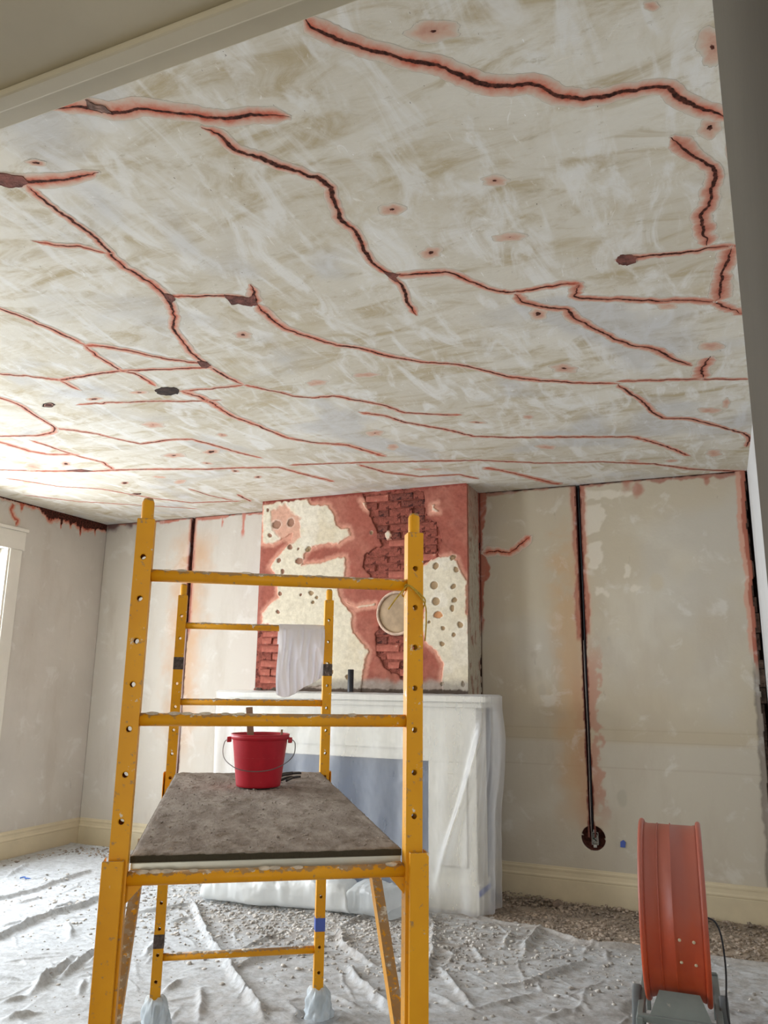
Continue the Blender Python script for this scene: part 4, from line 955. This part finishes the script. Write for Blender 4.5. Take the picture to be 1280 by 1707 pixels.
# ------------------------------------------------------------------ red bucket and what stands in it
PZ = 1.120
def bucket():
    p = ST_(.020, 1.30, PZ)
    r = empty('red_bucket', tuple(p), .9, label='red plastic bucket with wire handle standing on the dusty platform', cat='bucket')
    m = simple('red_bucket_plastic', (.46, .012, .028), .42, var=.12, vs_=8, bumpd=.0008, dirt=(.62, .20, .20), dirt_amt=.68, dirt_scale=30)
    R1, R2, h = .0905, .118, .210
    bm = bmesh.new(); lathe(bm, [(0, .002), (R1 - .004, .002), (R1, .004), (R1 + .002, .012), (R2 - .004, h - .022), (R2 - .003, h - .020), (R2 + .003, h - .019), (R2 + .004, h - .003), (R2 + .002, h), (R2 - .003, h), (R2 - .005, h - .01), (R1 - .002, .012), (0, .010)], 56)
    bmobj('pail', bm, m, r, True)
    bm = bmesh.new(); tube(bm, [((R2 + .002) * math.cos(a), (R2 + .002) * math.sin(a), h - .001) for a in np.linspace(0, 6.28318, 56, endpoint=False)], .0035, 8, closed=True); bmobj('rim', bm, m, r, True)
    for s in (-1, 1): bx('handle_lug', (s * (R2 + .010) - .010, -.014, h - .034), (s * (R2 + .010) + .006, .014, h - .012), m, r, .003)
    pts = [(-(R2 + .016), 0, h - .022), (-(R2 + .030), -.01, h - .035), (-(R2 + .030), -.035, h - .075), (-(R2 + .006), -.075, h - .105), (-.070, -.115, h - .130), (0, -.128, h - .138), (.070, -.115, h - .130), (R2 + .006, -.075, h - .105), (R2 + .030, -.035, h - .075), (R2 + .030, -.01, h - .035), (R2 + .016, 0, h - .022)]
    bm = bmesh.new(); tube(bm, smooth_curve(pts, 8), .0019, 8); bmobj('wire_handle', bm, simple('dull_wire', (.16, .15, .15), .5, metal=.5), r, True)
    bm = bmesh.new(); lathe(bm, [(R2 * .90, .120), (R2 * .6, .128), (.02, .135), (0, .135)], 30)
    o = bmobj('plaster_rubble', bm, simple('plaster_scrapings', (.42, .33, .27), .95, var=.4, vs_=40, bumpd=.01)); o.location = p; setp(o, 'heap of plaster scrapings inside the red bucket', 'rubble', None, 'stuff')
    r.rotation_euler = (0, 0, .42)
    return p
bp = bucket()
wood = simple('weathered_wood', (.30, .19, .13), .8, var=.25, vs_=18, bumpd=.001)
def stick(name, p, lo, hi, tilt, mat, **k):
    bm = bmesh.new(); box(bm, lo, hi, .002); o = bmobj(name, bm, mat, None, **k); o.location = p; o.rotation_euler = tilt; return o
stick('wooden_stirrer', bp + Vector((-.035, .0, .085)), (-.014, -.004, 0), (.014, .004, .235), (0, -.10, .4), wood, label='flat wooden paint stirrer leaning in the red bucket', cat='stick')
bm = bmesh.new(); tube(bm, [(0, 0, 0), (.001, 0, .07), (0, 0, .12)], [.0045, .006, .0045], 10); o = bmobj('tool_handle', bm, wood, None, True, label='thin wooden tool handle poking over the right rim of the red bucket', cat='tool'); o.location = bp + Vector((.078, .030, .110)); o.rotation_euler = (0, .06, 0)
def scraper(name, a, b, rz, sc, **k):
    r = empty(name, tuple(ST_(a, b, PZ + .006)), rz, **k); mt = simple('black_iron', (.03, .024, .022), .5)
    bm = bmesh.new(); tube(bm, smooth_curve([(0, 0, .004), (.05 * sc, .01, .008), (.09 * sc, .006, .010)], 5), [.006] * 11, 10); bmobj('handle', bm, mt, r, True)
    bm = bmesh.new(); box(bm, (.085 * sc, -.012, .004), (.135 * sc, .016, .014), .003); bmobj('jaw', bm, mt, r)
    bm = bmesh.new(); tube(bm, smooth_curve([(0.005, -.03, .004), (.05 * sc, -.014, .006), (.09 * sc, .002, .008)], 5), [.0055] * 11, 10); bmobj('handle', bm, mt, r, True); return r
scraper('pliers', .120, 1.42, ST + .75, .9, label='black pliers nearest to the bucket, tips raised, on the platform', cat='pliers')
scraper('pincers', .125, 1.62, ST + .25, .8, label='small dark pincers lying behind the black pliers near the far platform end', cat='pincers')

# ------------------------------------------------------------------ cloth hanging from the far rung
def cloth():
    nu, nw = 70, 80; V = np.zeros((nw, nu, 3)); a0, a1 = .112, .350
    for j in range(nw):
        w = j / (nw - 1)
        for i in range(nu):
            u = i / (nu - 1); L = .345 * (1 - .30 * sst(.35, 1.0, u)) * (1 + .05 * math.sin(u * 9)); 
            s = (w - .18) * (L + .10)
            a = a0 + (a1 - a0) * (u * (1 - .18 * max(0, w - .4)) + .03 * max(0, w - .2))
            if s < 0: b = SL + .019 + .004 * math.sin(u * 8); z = 1.816 + s
            elif s < .035: t = s / .035 * math.pi; b = SL + .021 * math.cos(t); z = 1.816 + .0205 * math.sin(t)
            else: b = SL - .021; z = 1.816 - (s - .035)
            f = (.013 * math.sin(u * 15 + 2 * w + 3 * w * u) + .008 * math.sin(u * 31 - 4 * w)) * (1 if s > .035 else .1) * min(1, max(0, s) * 8)
            V[j, i] = (a + .01 * math.sin(w * 6 + u * 3) * w, b - abs(f) * (1 if s > 0 else -1) - (.0 if s < .035 else .012 * math.sin(w * 3.1)), z)
    idx = np.arange(nu * nw).reshape(nw, nu); F = np.stack([idx[:-1, :-1], idx[:-1, 1:], idx[1:, 1:], idx[1:, :-1]], -1).reshape(-1, 4)
    me = npmesh('white_rag', V.reshape(-1, 3), F); o = link('white_rag', me, plastic('thin_white_cotton', 1.3, (.95, .93, .95), .9), None, True, label='white cotton rag hung over the top rung of the far scaffold frame', cat='rag')
    o.location = (SX, SY, 0); o.rotation_euler = (0, 0, ST); md = o.modifiers.new('thick', 'SOLIDIFY'); md.thickness = .0012
cloth()
# yellow cord knotted round the near right post
bm = bmesh.new()
h = PH / 2 + .004
loop = [(-.075, -.012, 1.745), (-.055, -.022, 1.775), (-.035, -h, 1.800), (-.02, -h - .002, 1.812), (.0, -h, 1.800), (h, -h, 1.775), (h + .002, 0, 1.755), (h, h, 1.75), (0, h, 1.77), (-h, h, 1.79), (-h - .002, 0, 1.80), (-h, -h, 1.815), (0, -h - .003, 1.795), (h, -h - .002, 1.760), (h + .004, -h, 1.715), (h + .003, -h + .01, 1.66)]
tube(bm, smooth_curve(loop, 6), .0021, 8)
o = bmobj('yellow_cord', bm, simple('yellow_twine', (.52, .34, .05), .8, var=.25, vs_=90), None, True, label='thin yellow cord tied round the near right scaffold post at the top rung', cat='cord'); o.location = ST_(SW / 2, 0, 0); o.rotation_euler = (0, 0, ST)

# =================================================================== DRUM FAN
def drum_fan():
    cx, cy, cz, R, W = -.274, 4.05, .566, .358, .246; yaw = .045
    r = empty('drum_fan', (cx, cy, 0), yaw, label='large orange drum fan on a grey wheeled stand, at the right before the back wall', cat='fan')
    m, nt, b = newmat('dusty_orange_enamel'); v = coords(nt)
    g = N(nt, 'ShaderNodeSeparateXYZ'); nt.links.new(v, g.inputs[0])
    c = mix(nt, ramp(nt, noise(nt, v, 5, 4), .3, .7), (.50, .060, .012), (.58, .085, .020))
    dustf = math_(nt, 'ADD', g.outputs['Z'], math_(nt, 'MULTIPLY', noise(nt, v, 4, 6, .7), .30))
    c = mix(nt, math_(nt, 'MULTIPLY', ramp(nt, dustf, -.06, .40), .72), c, (.34, .125, .098))
    c = mix(nt, ramp(nt, noise(nt, v, 22, 6, .7), .70, .74), c, (.56, .45, .38))
    nt.links.new(c, b.inputs['Base Color']); b.inputs['Roughness'].default_value = .42; bump(nt, b, noise(nt, v, 18, 4), .15, .002)
    Mx = Matrix.Rotation(math.pi / 2, 4, 'Y')
    def part(n, bm, mat=m, sm=True, par=r, **k):
        o = bmobj(n, bm, mat, par, sm, **k); o.location = (0, 0, cz); return o
    prof = [(R, -W / 2), (R, -W / 2 + .02), (R - .003, -W / 2 + .025), (R - .003, -.002), (R + .003, -.001), (R + .003, .003), (R - .003, .004), (R - .003, W / 2 - .025), (R, W / 2 - .02), (R, W / 2), (R - .008, W / 2), (R - .008, -W / 2), (R, -W / 2)]
    bm = bmesh.new(); lathe(bm, prof, 96, Mx); part('drum', bm)
    for s in (-1, 1):
        bm = bmesh.new(); tube(bm, [(s * W / 2, (R + .006) * math.cos(a), (R + .006) * math.sin(a)) for a in np.linspace(0, 6.28318, 96, endpoint=False)], .0115, 12, closed=True); part('rim', bm)
        gd = bmesh.new()
        for q in np.linspace(.06, R - .02, 9): tube(gd, [(s * (W / 2 - .004), q * math.cos(a), q * math.sin(a)) for a in np.linspace(0, 6.28318, 48, endpoint=False)], .002, 6, closed=True)
        for k_ in range(8): a = k_ * math.pi / 4; tube(gd, [(s * (W / 2 - .002), .05 * math.cos(a), .05 * math.sin(a)), (s * (W / 2 - .002), (R - .005) * math.cos(a), (R - .005) * math.sin(a))], .003, 6)
        part('guard', gd, M['steel'])
    bm = bmesh.new(); tube(bm, [(-.055, (R - .0015) * math.cos(a), (R - .0015) * math.sin(a)) for a in np.linspace(0, 6.28318, 96, endpoint=False)], .003, 8, closed=True); part('rib', bm)
    # rivets on the near side
    for dx, dz in ((.020, -.035), (.075, -.038), (.022, -.125), (.078, -.130)):
        a = math.asin((dz) / R); bm = bmesh.new(); lathe(bm, [(.0065, -.001), (.0065, .002), (.004, .004), (0, .004)], 14)
        o = bmobj('rivet', bm, M['trim'], r, True); o.location = (dx, -(R - .003) * math.cos(a), cz + (R - .003) * math.sin(a)); o.rotation_euler = (math.pi / 2 + a * -1, 0, 0)
    bm = bmesh.new(); lathe(bm, [(0, -.07), (.07, -.07), (.085, -.05), (.085, .05), (.07, .07), (0, .07)], 24, Mx); part('motor', bm, M['dark'])
    for k_ in range(5):
        bm = bmesh.new(); a = k_ * 2 * math.pi / 5; V_ = []
        for i in range(7):
            t = i / 6; rr = .08 + t * (R - .11); wd = .05 + .06 * t
            for s in (-1, 1):
                an = a + s * wd / rr; V_.append(bm.verts.new((s * .03 * (1 - .3 * t), rr * math.cos(an), rr * math.sin(an))))
        for i in range(6): bm.faces.new((V_[2 * i], V_[2 * i + 1], V_[2 * i + 3], V_[2 * i + 2]))
        o = part('blade', bm, M['steel']); o.modifiers.new('thick', 'SOLIDIFY').thickness = .002
    gm = simple('grey_stand_enamel', (.20, .23, .22), .5, var=.12, vs_=6, bumpd=.0008, dirt=(.4, .38, .34), dirt_amt=.68)
    # stand: cradle plate, cross bar, feet and wheels
    bm = bmesh.new()
    A = [(-.075, -.262, .305), (.085, -.262, .305), (.125, -.315, .222), (-.115, -.315, .222)]
    f0 = [bm.verts.new(p) for p in A]; f1 = [bm.verts.new((p[0], p[1] + .006, p[2] - .004)) for p in A]
    bm.faces.new(f0); bm.faces.new(f1[::-1])
    for i in range(4): bm.faces.new((f0[i], f0[(i + 1) % 4], f1[(i + 1) % 4], f1[i]))
    bmobj('cradle_plate', bm, gm, r)
    bx('cross_bar', (-.165, -.328, .196), (.165, -.300, .224), gm, r, .004); bx('cross_bar', (-.165, .300, .196), (.165, .328, .224), gm, r, .004)
    for s in (-1, 1):
        bx('foot_rail', (s * .155 - .014, -.34, .180), (s * .155 + .014, .34, .215), gm, r, .004)
        for y in (-.30, .30): bx('leg', (s * .150 - .010, y - .014, .030), (s * .150 + .010, y + .014, .19), gm, r, .003)
        bx('axle_bracket', (s * .150 - .006, -.085, .10), (s * .150 + .006, -.035, .19), gm, r, .002)
        bm = bmesh.new(); lathe(bm, [(0, -.014), (.08, -.014), (.090, -.010), (.094, -.016), (.114, -.018), (.118, -.010), (.118, .010), (.114, .018), (.094, .016), (.090, .010), (.08, .014), (0, .014)], 40, Mx)
        o = bmobj('wheel', bm, simple('grey_rubber_tyre', (.15, .165, .17), .7) if 'tyre' not in M else M['tyre'], r, True); M['tyre'] = bpy.data.materials['grey_rubber_tyre']; o.location = (s * .178, -.06, .128)
    bm = bmesh.new(); tube(bm, smooth_curve([(.135, -.18, .585), (.165, -.20, .575), (.185, -.21, .52), (.192, -.22, .40), (.185, -.24, .25), (.205, -.36, .13), (.16, -.48, .04), (.05, -.62, .035)], 8), .0038, 8); bmobj('power_cord', bm, M['dark'], r, True)
drum_fan()

# =================================================================== SOCKET, WIRES AND SMALL WALL ITEMS
sb = empty('socket_box', (HOLE[0] + .008, D + .05, HOLE[1] - .006), label='open metal electric box in the round hole at the foot of the wall chase', cat='electric box')
bm = bmesh.new(); box(bm, (-.024, -.03, -.044), (.024, .03, .044)); bm.faces.ensure_lookup_table()
for f in [f for f in bm.faces if f.calc_center_median().y < -.029]: bm.faces.remove(f)
o = bmobj('box_shell', bm, M['steel'], sb); o.modifiers.new('t', 'SOLIDIFY').thickness = .003
for z in (.052, -.052): bx('ear', (-.012, -.034, z - .010), (.012, -.030, z + .010), M['steel'], sb, .001)
wr = [(.7, .68, .62), (.03, .10, .06), (.02, .02, .02)]
for i, cwire in enumerate(wr):
    bm = bmesh.new(); pts = [(random.uniform(-.014, .014), random.uniform(-.024, -.008), .034 - k_ * .012) for k_ in range(6)]; tube(bm, smooth_curve(pts, 5), .0024, 7); bmobj('wire', bm, simple('wire_sheath', cwire, .5), sb, True)
def cable(name, x, z0, z1, mat, r, **k):
    bm = bmesh.new(); tube(bm, [(x + .002 * math.sin(z * 5 + x * 50), D + .012 + .003 * math.sin(z * 7), z) for z in np.linspace(z0, z1, 40)], r, 8); return bmobj(name, bm, mat, None, True, **k)
cable('black_cable', GX + .006, .50, H - .01, M['dark'], .0045, label='black electric cable running down the chase to the round hole, right wall', cat='cable')
cable('grey_cable', GX - .003, .50, 1.9, simple('grey_cable_sheath', (.40, .34, .31), .5), .0028, label='thinner grey cable beside the black cable in the lower right chase', cat='cable')
cable('conduit', GXL - .003, .52, 2.05, simple('dusty_pink_conduit', (.42, .30, .27), .7), .011, label='dusty pinkish conduit in the wall chase left of the chimney breast', cat='conduit')
def tape(name, ax, v, off, pts, **k):
    P = [on(ax, v, *q) for q in pts]; bm = bmesh.new(); a = []; b_ = []
    for p in P:
        q = p.copy(); q[ax] += off; a.append(bm.verts.new(q)); q2 = p.copy(); q2[ax] += off * 1.6; b_.append(bm.verts.new(q2))
    bm.faces.new(a); bm.faces.new(b_[::-1]); n = len(a)
    for i in range(n): bm.faces.new((a[i], a[(i + 1) % n], b_[(i + 1) % n], b_[i]))
    return bmobj(name, bm, M['blue'], None, **k)
tape('blue_tape', 1, D - .004, -.0022, [(1034, 1403), (1039, 1400), (1043, 1404), (1042, 1413), (1034, 1412)], label='small scrap of blue tape on the back wall right of the socket hole', cat='tape')

# =================================================================== DROP CLOTH
def folds():
    L = [([(-40,1583),(0,1570),(50,1545),(90,1530),(140,1515),(172,1500)], .030, .020), ([(80,1527),(105,1518),(125,1509)], .026, .022), ([(-30,1512),(0,1505),(60,1490),(110,1472),(150,1458),(168,1457)], .024, .020),
     ([(50,1663),(75,1640),(105,1620),(118,1603)], .034, .022), ([(100,1640),(130,1612),(155,1595),(161,1586)], .026, .018), ([(-30,1640),(0,1638),(40,1640)], .016, .018), ([(5,1707),(60,1697)], .020, .018), ([(8,1470),(50,1443)], .022, .02),
     ([(25,1512),(75,1500)], .014, .016), ([(150,1612),(165,1600),(172,1592)], .02, .016), ([(132,1665),(138,1650),(136,1640)], .018, .016), ([(112,1545),(118,1560),(116,1572)], .018, .018), ([(0,1550),(40,1542)], .014, .014),
     ([(320,1510),(333,1540),(345,1570),(365,1600),(400,1650),(440,1707)], .030, .020), ([(215,1530),(250,1526),(290,1520),(320,1511)], .020, .018), ([(335,1655),(333,1707)], .020, .018), ([(385,1625),(430,1608),(470,1600),(525,1590)], .026, .020), ([(280,1545),(330,1535)], .014, .015),
     ([(565,1555),(572,1585),(600,1605),(622,1618)], .030, .018), ([(582,1620),(590,1640),(630,1675),(668,1707)], .030, .020), ([(565,1552),(610,1535),(652,1520)], .022, .018), ([(700,1592),(730,1570),(762,1555)], .020, .016),
     ([(735,1620),(760,1655),(787,1686)], .036, .024), ([(875,1598),(874,1585),(882,1572),(904,1549)], .040, .026), ([(838,1590),(842,1575),(852,1558)], .022, .02), ([(880,1645),(930,1627),(978,1610)], .038, .026), ([(800,1655),(840,1652),(880,1645)], .018, .018),
     ([(785,1690),(850,1677),(885,1664)], .026, .022), ([(788,1583),(798,1600),(808,1612)], .020, .016), ([(710,1525),(722,1550),(721,1590),(708,1640)], .034, .018), ([(920,1555),(945,1565),(960,1575),(1000,1583),(1080,1586)], .022, .026),
     ([(900,1707),(960,1690)], .022, .02), ([(600,1692),(560,1668)], .02, .018), ([(480,1530),(520,1527),(560,1532)], .016, .014), ([(715,1660),(760,1685),(800,1700)], .022, .02), ([(1010,1590),(1015,1610)], .016, .016), ([(950,1655),(1060,1652)], .010, .014),
     ([(400,1590),(440,1573),(470,1560)], .016, .014), ([(240,1600),(262,1570)], .014, .015), ([(275,1660),(300,1640)], .016, .016), ([(440,1640),(480,1650)], .012, .012), ([(0,1680),(45,1668)], .016, .016)]
    out = []
    for P, hgt_, w in L: out.append(([tuple(on(2, 0, *q)[:2]) for q in P], hgt_ * (1.35 if P[0][0] < 600 else .75), w * (.85 if P[0][0] < 600 else .72)))
    return out
CE = [tuple(on(2, 0, *q)[:2]) for q in [(640, 1512), (745, 1519), (830, 1538), (915, 1555), (960, 1572), (1000, 1581), (1075, 1586), (1280, 1612)]]   # far edge of the cloth on the right
def cloth_h(X, Y):
    n = fbm(X, Y, .5, 701); Zc = .008 + .016 * n + .006 * fbm(X, Y, .12, 711)
    Fs = folds(); rr = random.Random(12)
    for _ in range(460):
        x, y = rr.uniform(XL + .2, XR - .1), rr.uniform(2.2, 5.9); a = rr.gauss(.35, .8); L = rr.uniform(.10, .50); P = [(x, y)]
        for _k in range(4): a += rr.uniform(-.35, .35); x += math.cos(a) * L / 4; y += math.sin(a) * L / 4; P.append((x, y))
        Fs.append((P, rr.uniform(.004, .011), rr.uniform(.005, .011)))
    for P, hh, w in Fs:
        x0, x1 = min(p[0] for p in P) - .15, max(p[0] for p in P) + .15; y0, y1 = min(p[1] for p in P) - .15, max(p[1] for p in P) + .15
        m = (X > x0) & (X < x1) & (Y > y0) & (Y < y1)
        if not m.any(): continue
        xs_, ys_ = X[m], Y[m]; jx = .022 * (fbm(xs_, ys_, .10, 721) - .5)
        d = pdist(xs_ + jx, ys_ + jx, P); e = np.minimum(np.hypot(xs_ - P[0][0], ys_ - P[0][1]), np.hypot(xs_ - P[-1][0], ys_ - P[-1][1])); L = sum(math.dist(a_, b_) for a_, b_ in zip(P, P[1:]))
        Zc[m] += hh * np.exp(-(d / w) ** 1.5) * (.35 + .65 * sst(0, min(.15, L / 3), e)) * (.75 + .5 * fbm(xs_, ys_, .07, 731))
    for s in (-1, 1):
        for b in (0, SL):
            q = ST_(s * SW / 2, b, 0); Zc = Zc * (1 - .93 * sst(.12, .07, np.hypot(X - q.x, Y - q.y)))
    for s in (-1, 1):
        for y in (-.30, -.06, .30): Zc = Zc * (1 - .9 * sst(.14, .07, np.hypot(X - (-.28 + s * .165), Y - (4.05 + y))))
    return Zc
ex = np.array([XL + .03] + [-4.2, -2.3] + [p[0] for p in CE] + [XR - .03]); ey = np.array([6.12, 6.08, 5.66] + [p[1] for p in CE] + [CE[-1][1] + .03])
o_ = np.argsort(ex); ex, ey = ex[o_], ey[o_]
us = np.linspace(0, 1, 760); vs2 = np.linspace(0, 1, 560); xr = XL + .03 + us * (XR - .03 - XL - .03)
yedge = np.interp(xr, ex, ey) + .03 * (fbm(xr, xr * 0, .2, 741) - .5)
Xc = np.broadcast_to(xr, (560, 760)).copy(); Yc = 1.55 + vs2[:, None] * (yedge[None, :] - 1.55)
Zc = cloth_h(Xc, Yc); edge = yedge[None, :] - Yc
Zc = Zc + .010 * sst(.05, .015, edge) - .02 * sst(.012, 0, edge)
Zc = np.maximum(Zc, .0025)
dist_l = fbm(Xc, Yc, .6, 751); ddeb = np.hypot((Xc + 2.5) / 1.3, (Yc - 5.0) / .62)
cc = np.broadcast_to(np.array([.53, .56, .59]), Xc.shape + (3,)).copy()
dirt = np.clip(sst(-3.9, -1.2, Xc) * .55 + sst(1.3, .5, ddeb + .7 * (dist_l - .5)) * .6 + sst(5.0, 5.7, Yc) * .35 * sst(-5.4, -3.5, Xc), 0, 1)
fleck = fbm(Xc, Yc, .045, 761); cc = mixc(cc, dirt * sst(.35, .65, fleck), (.33, .30, .275)); cc = mixc(cc, dirt * .45, (.44, .415, .385)); cc = mixc(cc, sst(.16, .02, edge) * .6 * sst(-5.5, -5.0, Xc), (.36, .32, .28))
cc = mixc(cc, sst(.55, .72, dist_l) * .25, (.50, .50, .50)); cc = mixc(cc, sst(XL + .35, XL + .05, Xc + .2 * (dist_l - .5)) * .5, (.42, .39, .35))
def cloth_mat():
    m, nt, b = newmat('dusty_canvas'); v = coords(nt, (1, 1, 1), True)
    base = N(nt, 'ShaderNodeAttribute', attribute_name='Col').outputs['Color']
    mu = N(nt, 'ShaderNodeMix', data_type='RGBA', blend_type='MULTIPLY'); mu.inputs[0].default_value = 1
    nt.links.new(base, mu.inputs[6]); nt.links.new(mix(nt, ramp(nt, noise(nt, v, 26, 7, .72), .36, .60), (.80, .79, .78), (1.08, 1.08, 1.08)), mu.inputs[7])
    nt.links.new(mu.outputs[2], b.inputs['Base Color']); b.inputs['Roughness'].default_value = .8; b.inputs['Specular IOR Level'].default_value = .25
    bump(nt, b, noise(nt, coords(nt, (1, 1.8, 1), True, (0, 0, .4)), 9, 8, .66, .6), .55, .018); return m
idx = np.arange(Xc.size).reshape(Xc.shape); F6 = np.stack([idx[:-1, :-1], idx[:-1, 1:], idx[1:, 1:], idx[1:, :-1]], -1).reshape(-1, 4)
me = npmesh('drop_cloth', np.stack([Xc, Yc, Zc], -1).reshape(-1, 3), F6, attrs={'Col': cc.reshape(-1, 3)})
link('drop_cloth', me, cloth_mat(), None, True, label='creased dust-covered pale drop cloth spread over the whole floor', cat='drop cloth')
def ground(x, y):
    i = int(np.clip((x - XL - .03) / (XR - .03 - XL - .03) * 759, 0, 759)); ye = yedge[i]
    if y > ye: return 0.0
    j = int(np.clip((y - 1.55) / (ye - 1.55) * 559, 0, 559)); return float(Zc[j, i])

# scrap of blue tape lying on the cloth
q = on(2, 0, 42, 1471); zq = ground(q[0], q[1]) + .004; bm = bmesh.new(); tube(bm, smooth_curve([(-.06, 0, 0), (-.03, .015, .008), (0, 0, .004), (.03, -.012, .010), (.05, .01, .002)], 5), [.004, .006] * 10 + [.004], 6)
o = bmobj('crumpled_tape', bm, simple('bright_blue_tape', (.06, .16, .50), .6), None, True, label='crumpled bit of blue tape on the drop cloth near the left wall', cat='tape'); o.location = (q[0], q[1], zq)

# =================================================================== RUBBLE
def chip_cloud(name, pts, mat, smin, smax, parent=None, **k):
    n = len(pts); r = np.random.RandomState(len(pts)); base = np.array([(-1, -1, -1), (1, -1, -1), (1, 1, -1), (-1, 1, -1), (-.7, -.8, 1), (.8, -.7, 1), (.7, .7, 1), (-.8, .6, 1)], float) * .5
    fc = np.array([(0, 3, 2, 1), (4, 5, 6, 7), (0, 1, 5, 4), (1, 2, 6, 5), (2, 3, 7, 6), (3, 0, 4, 7)])
    V = np.zeros((n, 8, 3)); s = smin + (smax - smin) * r.rand(n) ** 2.5
    dims = np.stack([s, s * (.4 + .6 * r.rand(n)), s * (.15 + .35 * r.rand(n))], -1); B = (base[None] + r.uniform(-.13, .13, (n, 8, 3))) * dims[:, None]
    a = r.rand(n) * 6.28; t = r.uniform(-.35, .35, n)
    x, y, z = B[..., 0], B[..., 1], B[..., 2]; x, z = x * np.cos(t)[:, None] - z * np.sin(t)[:, None], x * np.sin(t)[:, None] + z * np.cos(t)[:, None]
    X_ = x * np.cos(a)[:, None] - y * np.sin(a)[:, None]; Y_ = x * np.sin(a)[:, None] + y * np.cos(a)[:, None]
    P = np.array(pts); V = np.stack([X_ + P[:, :1], Y_ + P[:, 1:2], z + P[:, 2:3] + dims[:, 2:3] * .35], -1)
    F = (fc[None] + (np.arange(n) * 8)[:, None, None]).reshape(-1, 4)
    return link(name, npmesh(name, V.reshape(-1, 3), F), mat, parent, False, kind='stuff', **k)
rc = random.Random(5); P1 = []
while len(P1) < 5200:
    x = rc.gauss(-2.55, .95); y = rc.gauss(4.95, .42)
    if XL + .1 < x < XR - .1 and 2.2 < y < 5.45: P1.append((x, y, ground(x, y)))
M['chip'] = simple('grey_plaster_chips', (.46, .43, .395), .95, var=.3, vs_=3, bumpd=.002, dirt=(.66, .63, .59), dirt_amt=.52, dirt_scale=6)
chip_cloud('plaster_chips', P1, M['chip'], .006, .030, label='loose grey plaster chips strewn on the drop cloth before the fireplace', cat='debris')
P2 = []
while len(P2) < 3600:
    x = rc.uniform(-1.75, XR - .08); i = int(np.clip((x - XL - .03) / (XR - .06 - XL) * 759, 0, 759)); y = rc.uniform(yedge[i] + .01, D - .04)
    P2.append((x, y, .0 + .05 * max(0, 1 - abs(y - 6.12) / .2) * rc.random() * (1.0 if x < -1.3 else .4)))
chip_cloud('floor_debris', P2, simple('brown_debris', (.35, .28, .22), .95, var=.4, vs_=5, bumpd=.004, dirt=(.48, .41, .33), dirt_amt=.60, dirt_scale=9), .006, .034, label='brown rubble and dust along the baseboard beyond the drop cloth, right side', cat='debris')
P3 = [(rc.uniform(XL + .05, XL + 1.9), 0, 0) for _ in range(900)]; P3 = [(x, rc.uniform(5.75, 6.15) - max(0, (XL + .4 - x)) * rc.uniform(0, 5), 0) for x, _, _ in P3]; P3 = [(x, y, ground(x, y)) for x, y, _ in P3]
chip_cloud('corner_debris', P3, simple('corner_debris_dust', (.30, .245, .20), .95, var=.4, vs_=5), .006, .028, label='brown scraps gathered in the far left corner of the floor', cat='debris')
P4 = [(rc.uniform(XL + .3, -.1), rc.uniform(2.3, 5.2)) for _ in range(1500)]; chip_cloud('scattered_crumbs', [(x, y, ground(x, y)) for x, y in P4], M['chip'], .004, .013, label='fine crumbs scattered thinly over the whole drop cloth', cat='debris')
P5 = []
for _ in range(260):
    x = rc.uniform(MX0 + .1, MX1 - .1); P5.append((x, rc.uniform(YB - .085, YB - .03), 1.470))
chip_cloud('mantel_debris', P5, M['near_black'], .006, .024, label='dark mortar crumbs along the back of the mantel shelf', cat='debris')
P6 = [tuple(ST_(rc.uniform(-.33, .33), rc.uniform(.06, SL - .06), PZ - .002)) for _ in range(700)]
chip_cloud('platform_crumbs', P6, simple('platform_crumb_dust', (.34, .29, .25), .95, var=.4, vs_=9), .003, .009, label='tiny plaster crumbs lying on the scaffold platform', cat='debris')
# single larger lumps
def lump(x, y, s, seed, mat, **k):
    r = random.Random(seed); bm = bmesh.new(); bmesh.ops.create_icosphere(bm, subdivisions=2, radius=1)
    for v in bm.verts: v.co = Vector((v.co.x * s * r.uniform(.8, 1.1), v.co.y * s * .7 * r.uniform(.8, 1.1), (v.co.z * .42 + .35) * s * r.uniform(.85, 1.1)))
    o = bmobj('plaster_lump', bm, mat, None, **k); o.location = (x, y, max(0, ground(x, y)) + .0); o.rotation_euler = (0, 0, r.uniform(0, 6)); return o
q = on(2, 0, 930, 1512); lump(q[0], min(q[1], D - .10), .060, 1, simple('brown_mortar_lump', (.24, .18, .14), .95, var=.4, vs_=12, bumpd=.01), label='fist-sized brown mortar lump against the baseboard right of the fireplace', cat='rubble')
GL = 'pale plaster lumps on the drop cloth'
LL = ['pale plaster lump lowest in the view, left of the orange fan', 'pale plaster lump at the crest of a cloth fold, left of the fan stand', 'pale plaster lump just left of the orange fan drum, near the cloth edge', 'pale plaster lump in front of the left half of the white plastic bundle', 'pale plaster lump in the chips behind the lower scaffold rung, between the far posts', 'pale plaster lump beside the right knee brace, below the clearer plastic heap', 'pale plaster lump just left of the far right scaffold post foot, above its rung', 'pale plaster lump at the left end of the white plastic bundle', 'pale plaster lump right of the hanging sheet, near the brown rubble', 'second pale plaster lump right of the hanging sheet, nearer the camera']
for i, (a, b, s) in enumerate(((925, 1693, .020), (952, 1657, .018), (1078, 1590, .018), (420, 1545, .020), (470, 1570, .018), (620, 1555, .018), (505, 1588, .016), (385, 1530, .018), (820, 1532, .020), (860, 1540, .018))):
    q = on(2, 0, a, b); lump(q[0], q[1], s, 10 + i, M['chip'], label=LL[i], cat='rubble', group=GL)
